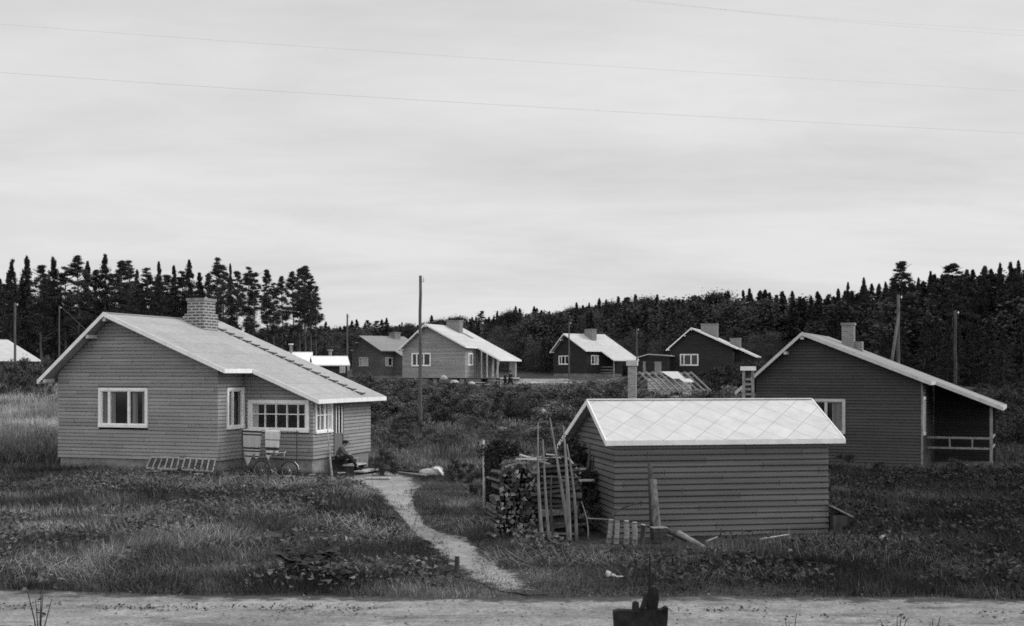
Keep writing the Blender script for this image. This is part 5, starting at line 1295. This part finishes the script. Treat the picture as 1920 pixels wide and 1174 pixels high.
for i in range(5):
    m = MB(); l, h_, w_ = rnd.uniform(.95, 1.3), rnd.uniform(.03, .055), rnd.uniform(.06, .09); m.box(-l / 2, l / 2, -w_, w_, -h_, h_); me = m.mesh('slab'); me.materials.append((M_slab, M_woodD, M_slab, M_woodD, M_slab)[i]); BDV.append(me)
for row in range(15):
    for c in range(3):
        o = link(bpy.data.objects.new('slab_board', BDV[(row + c) % 5 if rnd.random() < .6 else 1])); o.location = tuple(wp(1.0 + rnd.uniform(-.10, .10), -.02 + c * .22 + rnd.uniform(-.09, .05), .1 + row * .105 + rnd.uniform(-.03, .03))); o.rotation_euler = (rnd.uniform(-.5, .5), rnd.uniform(-.12, .12), .12 + rnd.uniform(-.3, .3)); o.scale = (rnd.uniform(.45, 1.1), 1, rnd.uniform(.5, 1.2))
        tag(o, 'sawn slab board stacked crosswise at the right of the woodpile', 'board', 'slab boards of the woodpile')
for i in range(14):
    m = MB(); l = rnd.uniform(.4, .95); m.box(-l / 2, l / 2, -.04, .04, -.012, .012); o = m.build('board', rnd.choice((M_woodL, M_wood, M_wood, M_woodD))); o.location = tuple(wp(rnd.uniform(-.05, 1.15), rnd.uniform(-.05, .7), 1.70 + rnd.uniform(-.05, .16))); o.rotation_euler = (rnd.uniform(-.3, .3), rnd.uniform(-.35, .3), rnd.uniform(-.6, .9))
    tag(o, 'short loose board thrown on top of the woodpile', 'board', 'loose boards on top of the woodpile')
for lab, tp, bs, r_, mat in (
        ('leftmost thin pointed pole leaning on the woodpile', (1009, 792), (1019, 1029), .045, M_polew),
        ('second pole from the left leaning on the woodpile, shorter', (1018, 824), (1031, 1023), .042, M_polew),
        ('tallest pole, slanting left to a sharp tip above the woodpile', (1031, 783), (1070, 1014), .055, M_polew),
        ('thick upright pole with pointed tip, in front of the slanting one', (1056, 798), (1067, 1022), .065, M_polew),
        ('rightmost pole leaning on the woodpile beside the shed', (1063, 833), (1081, 1014), .045, M_polew),
        ('short dark stake among the poles leaning on the woodpile', (1034, 891), (1039, 1014), .05, M_woodD)):
    b = G(*bs); stick('pointed_pole', lab, b + V(0, 0, -.1), at(tp[0], tp[1], b[1] + (.2 if 'tallest' not in lab else .1)), r_, .012, mat, 'pole', 'poles leaning on the woodpile', bend=rnd.uniform(-.06, .06))
b = G(1103, 1012); stick('bent_stick', 'thin bent dark stick between the woodpile and the shed', b, at(1090, 940, b[1] + .2), .018, .010, M_wood, 'stick', bend=.05)
Dg = 28.9
stick('dark_plank', 'dark plank leaning against the gable wall of the shed', at(1094, 950, 29.6), at(1113, 812, 30.1), .07, .05, M_woodD, 'plank', n=4)
stick('dark_plank', 'second thinner dark pole close beside the plank on the shed gable', at(1104, 935, 29.4), at(1115, 840, 29.7), .03, .02, M_woodD, 'plank', n=4)
stick('pale_lath', 'pale lath sloping down from the woodpile towards the shed', at(1065, 858, 28.3), at(1088, 888, 28.0), .03, .025, M_woodL, 'lath')
stick('pale_lath', 'lower pale lath sloping beside the first one by the shed', at(1066, 876, 28.2), at(1090, 904, 28.0), .028, .022, M_woodL, 'lath')
stick('cross_rail', 'horizontal rail sticking out of the woodpile towards the shed', at(1054, 901, 28.0), at(1114, 901, 28.4), .035, .03, M_woodL, 'rail')
# heap of brushwood between pile and gable
v = crown_broad(140, Hh=1.5, n=3600, wide=.42, base=0, size=.09, K=30); me = np_mesh('brushwood_heap', v, tris_of(v)); me.materials.append(M_hay); o = link(bpy.data.objects.new('brushwood_heap', me)); q = gp(1092, 29.3); o.location = (q[0], q[1], 0); tag(o, 'dark heap of brushwood between the woodpile and the shed gable', 'brushwood')
v = crown_broad(141, Hh=2.2, n=3600, wide=.30, base=.3, size=.09, K=26); me = np_mesh('brush_screen', v, tris_of(v)); me.materials.append(M_leafD); o = link(bpy.data.objects.new('leaning_brush', me)); q = gp(1068, 30.6); o.location = (q[0], q[1], -.1); tag(o, 'dark leafy brush standing behind the poles at the shed gable', 'brush')
# short birch posts
for i, (px, yt, yb, lab) in enumerate(((1141, 974, 1000, 'first short birch block in the row by the shed corner, white-barked'), (1155, 978, 1008, 'second short birch block from the left by the shed corner'), (1174, 977, 1004, 'third, middle birch block in the row by the shed corner'),
                                   (1190, 980, 1012, 'fourth birch block in the row, mottled bark'), (1203, 984, 1012, 'rightmost and darkest birch block by the shed wall'))):
    D = 26.9 - .1 * i; b = gp(px, D); zt = CZ - (yt - HY) / F * D - b[2]
    t = thing('birch_block', lab, 'log', tuple(b), 0, 'upright birch blocks in a row'); t.rotation_euler = (rnd.uniform(-.12, .12), rnd.uniform(-.14, .14), 0)
    m = MB(); m.tube([(0, 0, -.05), (.01, 0, zt * .5), (rnd.uniform(-.02, .02), 0, zt)], [.062, .055, .06], 11, jit=.15); m.build('trunk_piece', M_birch if i != 4 else M_woodD, t)
    m = MB(); m.tube([(0, 0, zt + .002), (0, 0, zt + .012)], [.052, .05], 11); m.build('sawn_top', M_woodL, t)
stick('dark_branch', 'dark curved branch arching from the birch blocks up the shed wall', at(1146, 972, 26.9), at(1203, 941, 27.2), .035, .012, M_woodD, 'branch', bend=-.18)
stick('cut_branch', 'thin pale branch lying behind the birch blocks', at(1100, 972, 27.2), at(1142, 974, 27.0), .012, .010, M_wood, 'branch')
# heavy log leaning on the shed front
b = at(1232, 994, 26.95); stick('leaning_log', 'thick mottled log leaning upright against the shed front wall', b, at(1224, 899, 27.2), .10, .075, M_logbark, 'log', n=12)
stick('dark_post', 'dark narrow post standing behind the leaning log at the shed wall', at(1224, 1000, 27.2), at(1218, 868, 27.4), .07, .05, M_woodD, 'post', n=7)
t = thing('wooden_crate', 'dark low crate standing against the shed front beside the leaning log', 'crate', tuple(at(1235, 1013, 26.8)), .17)
for k in range(3):
    m = MB(); m.box(-.16, .16, -.13, -.11, .01 + k * .085, .085 + k * .085); m.build('slat', M_woodD, t)
for s in (-.16, .14):
    m = MB(); m.box(s, s + .02, -.108, .12, 0, .27); m.build('side', M_woodD, t)
m = MB(); m.box(-.17, .17, -.13, .12, .272, .29); m.build('lid', M_wood, t)
stick('rotten_log', 'pale rotten log lying at the foot of the shed front', at(1272, 1000, 26.6), at(1324, 1028, 25.8), .07, .035, M_wood, 'log', n=9)
stick('dark_slab', 'dark slab lying across the rotten log', at(1245, 992, 26.8), at(1288, 1012, 26.5), .06, .05, M_woodD, 'slab', n=5)
stick('thin_board', 'pale thin board lying in the grass below the shed front', G(1424, 1022) + V(0, 0, .12), G(1480, 1014) + V(0, 0, .14), .022, .018, M_woodL, 'board', n=4)
stick('split_stick', 'short split stick in the grass right of the rotten log', G(1325, 1024) + V(0, 0, .1), G(1345, 1018) + V(0, 0, .13), .03, .02, M_wood, 'stick', n=5)
t = thing('lean_to_box', 'dark wooden box with sloping lid at the right corner of the shed', 'box', tuple(gp(1569, 28.6)), .17)
m = MB(); m.box(-.17, .18, -.2, .3, -.1, .42); m.build('box_body', M_woodD, t)
m = MB(); m.prism([(-.22, -.25, .62), (.30, -.25, .36), (.30, .35, .36), (-.22, .35, .62)], (0, 0, .04)); m.build('lid', M_wood, t)
def stone(label, p, r_, mat=M_stone, name='stone', cat='stone', group=None):
    m = MB(); m.blob((0, 0, 0), (r_, r_ * .8, r_ * .7), 9, 6, .16); o = m.build(name, mat, None, True); o.location = tuple(p); tag(o, label, cat, group)
stone('small pale stone in the grass below the middle of the shed wall', G(1440, 1026) + V(0, 0, .1), .06)
stone('pale stone in the weeds right of the shed', G(1657, 1022) + V(0, 0, .15), .09)
stone('small pale stone in the grass below the pale board', G(1482, 1042) + V(0, 0, .1), .05)
m = MB(); m.blob((0, 0, .03), (.055, .05, .05), 9, 6, .45); m.blob((.10, 0, .0), (.05, .03, .035), 8, 5, .5); m.blob((.2, .02, -.02), (.07, .03, .015), 8, 5, .5)
o = m.build('paper_scrap', M_stone, None, True); o.location = tuple(G(1140, 1090) + V(0, 0, .1)); tag(o, 'crumpled white scrap lying in the grass below the birch blocks', 'scrap')
# hay stake
b = G(908, 957); t = thing('hay_stake', 'dark hay hung on an upright stake left of the woodpile', 'hay stake', tuple(b), 0)
m = MB(); m.tube([(0, 0, -.1), (.0, 0, .9), (-.02, 0, 1.88)], [.045, .04, .03], 8); m.build('stake', M_woodL, t, True)
g = np.random.default_rng(5); n = 9000; zz = g.uniform(.12, 1.85, n); rr = .19 * np.sqrt(g.random(n)) * (1 - .15 * np.sin(zz * 4)) ; a_ = g.uniform(0, 6.28, n)
C_ = np.stack([.22 + rr * np.cos(a_) + .10 * (zz > 1.45) * (zz - 1.45) / .4 * 1.6, rr * np.sin(a_) * 1.2 + .05, zz], -1); C2 = np.stack([.45 + .24 * g.normal(size=1500), .1 * g.normal(size=1500), 1.62 + .10 * g.normal(size=1500)], -1)
v = tri_leaves(np.concatenate([C_, C2]), .09, g); me = np_mesh('hay', v, tris_of(v)); me.materials.append(M_hay); link(bpy.data.objects.new('hay', me), t)
# sack and debris by the path
t = thing('sack', 'pale lumpy sack lying by the sandy path beside dark bushes', 'sack', tuple(G(808, 893)), .1)
m = MB(); m.blob((0, 0, .13), (.48, .26, .17), 14, 8, .1); m.blob((.22, -.02, .22), (.24, .22, .16), 10, 7, .14); m.build('sack_body', M_sack, t, True)
m = MB(); m.tube([(.12, -.2, .30), (.26, -.24, .30), (.38, -.26, .16), (.46, -.24, .02)], [.05, .06, .05, .03], 7, jit=.3); m.build('fold', M_white, t, True)
stick('long_board', 'long dark board lying on the ground left of the pale sack', G(712, 886) + V(0, 0, .1), G(790, 890) + V(0, 0, .12), .05, .05, M_woodD, 'board', n=4)
stick('thin_plank', 'narrow plank lying just before the pale sack', G(742, 889) + V(0, 0, .08), G(800, 896) + V(0, 0, .08), .04, .04, M_wood, 'board', n=4)
b = G(857, 1078); m = MB(); m.tube([(0, 0, -.1), (.0, 0, .34)], [.05, .045], 9, jit=.1); o = m.build('stump_post', M_woodD); o.location = tuple(b); tag(o, 'short dark stump of a post at the left edge of the footpath', 'post')
for i, (px, py, l, an) in enumerate(((640, 895, .3, .3), (585, 899, .25, .2), (205, 980, .35, .1), (372, 898, .3, .2), (285, 893, .5, .1))):
    m = MB(); m.box(-l / 2, l / 2, -.04, .04, 0, .03); o = m.build('wood_chip', M_woodL); o.location = tuple(G(px, py) + V(0, 0, .16)); o.rotation_euler = (0, 0, an)
    tag(o, ['small pale wood chip beside the steps of the left house', 'pale wood chip on the thin side path before the porch', 'pale wood chip lying alone in the left grass', 'pale piece of wood in the grass below the right slatted frame', 'longer pale piece of wood in the grass below the left slatted frame'][i], 'wood chip')
# foreground post remains, close to the camera
b = gp(1218, 13.0); t = thing('broken_post', 'black weathered post with crossbar and split slats at the bottom edge of the picture', 'post', (b[0], b[1], b[2]), .03)
P = lambda px, py: at(px, py, 13.0) - V(b[0], b[1], b[2])
def chunk(name, pts, w_, y0=0.0):
    m = MB(); q = [P(*p) + V(0, y0 - w_ / 2, 0) for p in pts]; m.prism(q, (0, w_, 0)); o = m.build(name, M_blackw, t); md = o.modifiers.new('bevel', 'BEVEL'); md.width = .006; md.segments = 2
chunk('crossbar', [(1149, 1145), (1160, 1142), (1190, 1144), (1222, 1141), (1240, 1142), (1247, 1137), (1252, 1138), (1251, 1160), (1248, 1190), (1152, 1190)], .11)
chunk('upright', [(1212, 1141), (1213, 1116), (1219, 1100), (1228, 1098), (1234, 1104), (1235, 1122), (1232, 1141)], .09, .002)
chunk('rear_slat', [(1219, 1141), (1217, 1100), (1224, 1076), (1229, 1075), (1229, 1100), (1231, 1141)], .03, .07)
chunk('stick', [(1213, 1141), (1214, 1100), (1215, 1040), (1218, 1040), (1219, 1078), (1219, 1141)], .02, -.06)
chunk('split_slat', [(1198, 1142), (1204, 1124), (1207, 1113), (1213, 1110), (1216, 1122), (1208, 1142)], .04, -.03)
chunk('peg', [(1185, 1144), (1186, 1130), (1191, 1127), (1198, 1130), (1198, 1144)], .05, .01)
m = MB(); m.tube([(0, 0, -.3), (0, 0, P(1218, 1186)[2])], [.2, .19], 12, jit=.2); m.build('post_shaft', M_blackw, t)

# ------------------------------------------------------------------ rubble, debris and brush in the middle ground
def debris(name, label, px, py, n, spread, mats, cat, D=None, l=(.3, 1.2)):
    b = G(px, py) if D is None else gp(px, D); t = thing(name, label, cat, tuple(b), 0)
    for k in range(n):
        m = MB(); le = rnd.uniform(*l); a = rnd.uniform(-.5, .5); c = V(rnd.gauss(0, spread[0]), rnd.gauss(0, spread[1]), abs(rnd.gauss(0, spread[2])) + .05)
        d = V(math.cos(a), rnd.uniform(-.6, .6), rnd.uniform(-.25, .25)); m.beam(c - d * le / 2, c + d * le / 2, rnd.uniform(.05, .12), rnd.uniform(.03, .08)); m.build('broken_plank', rnd.choice(mats), t)
debris('plank_heap', 'heap of pale broken planks at the foot of the thicket left of the pole tips', 988, 806, 22, (.55, .3, .22), (M_woodL, M_wood, M_white), 'debris', D=76)
debris('plank_heap', 'smaller heap of pale wood scraps left of the large plank heap', 941, 808, 9, (.3, .2, .18), (M_woodL, M_wood, M_woodL), 'debris', D=77, l=(.2, .6))
debris('plank_heap', 'scattered pale boards on the yard right of the pale house on piers', 1005, 714, 56, (2.2, 2.2, .12), (M_woodL, M_wood, M_white), 'debris', D=134)
debris('plank_heap', 'boards and rubble under the unfinished porch of the pale house on piers', 915, 712, 26, (1.3, .5, .22), (M_woodL, M_wood, M_conc), 'debris', D=118)
debris('plank_heap', 'low heap of pale timber on the yard left of the small dark house', 1050, 712, 26, (1.2, 1.2, .16), (M_woodL, M_wood, M_stone), 'debris', D=140)
debris('plank_heap', 'scattered pale timber between the chimney pillar and the small dark house', 1150, 706, 24, (2.0, .9, .14), (M_woodL, M_wood), 'debris', D=142)
stone('pale boulder under the front wall of the house on piers', gp(852, 119) + V(0, 0, .35), .45)
stone('leftmost pale boulder below the front wall of the house on piers', gp(832, 120.5) + V(0, 0, .85), .38)
stone('pale boulder under the right corner of the house on piers', gp(884, 118) + V(0, 0, .3), .35)
stone('white rounded boulder half hidden in the thicket above the pole tips', at(1018, 772, 80), .30, name='boulder', cat='boulder')
stone('small white boulder beside the smaller heap of wood scraps', at(928, 799, 77), .14, name='boulder', cat='boulder')
for i, (px, D, lab) in enumerate(((642, 118, 'left pale sheet hanging below the white-roofed shed eaves'), (653, 117, 'right small pale sheet hanging below the white-roofed shed eaves'))):
    m = MB(); wd = .55 if i == 0 else .2; hh = .65 if i == 0 else .45; n = 8
    for k in range(n): x0, x1 = -wd / 2 + wd * k / n, -wd / 2 + wd * (k + 1) / n; y0, y1 = .04 * math.sin(k * 1.6), .04 * math.sin((k + 1) * 1.6); m.prism([(x0, y0, -hh), (x1, y1, -hh + .05 * (k % 2)), (x1, y1, 0), (x0, y0, 0)], (0, .01, 0))
    o = m.build('hanging_sheet', M_woodL); o.location = tuple(at(px, 687, D)); tag(o, lab, 'laundry')
    
print('things', len([o for o in COL.objects if o.parent is None]), 'logs', nl)
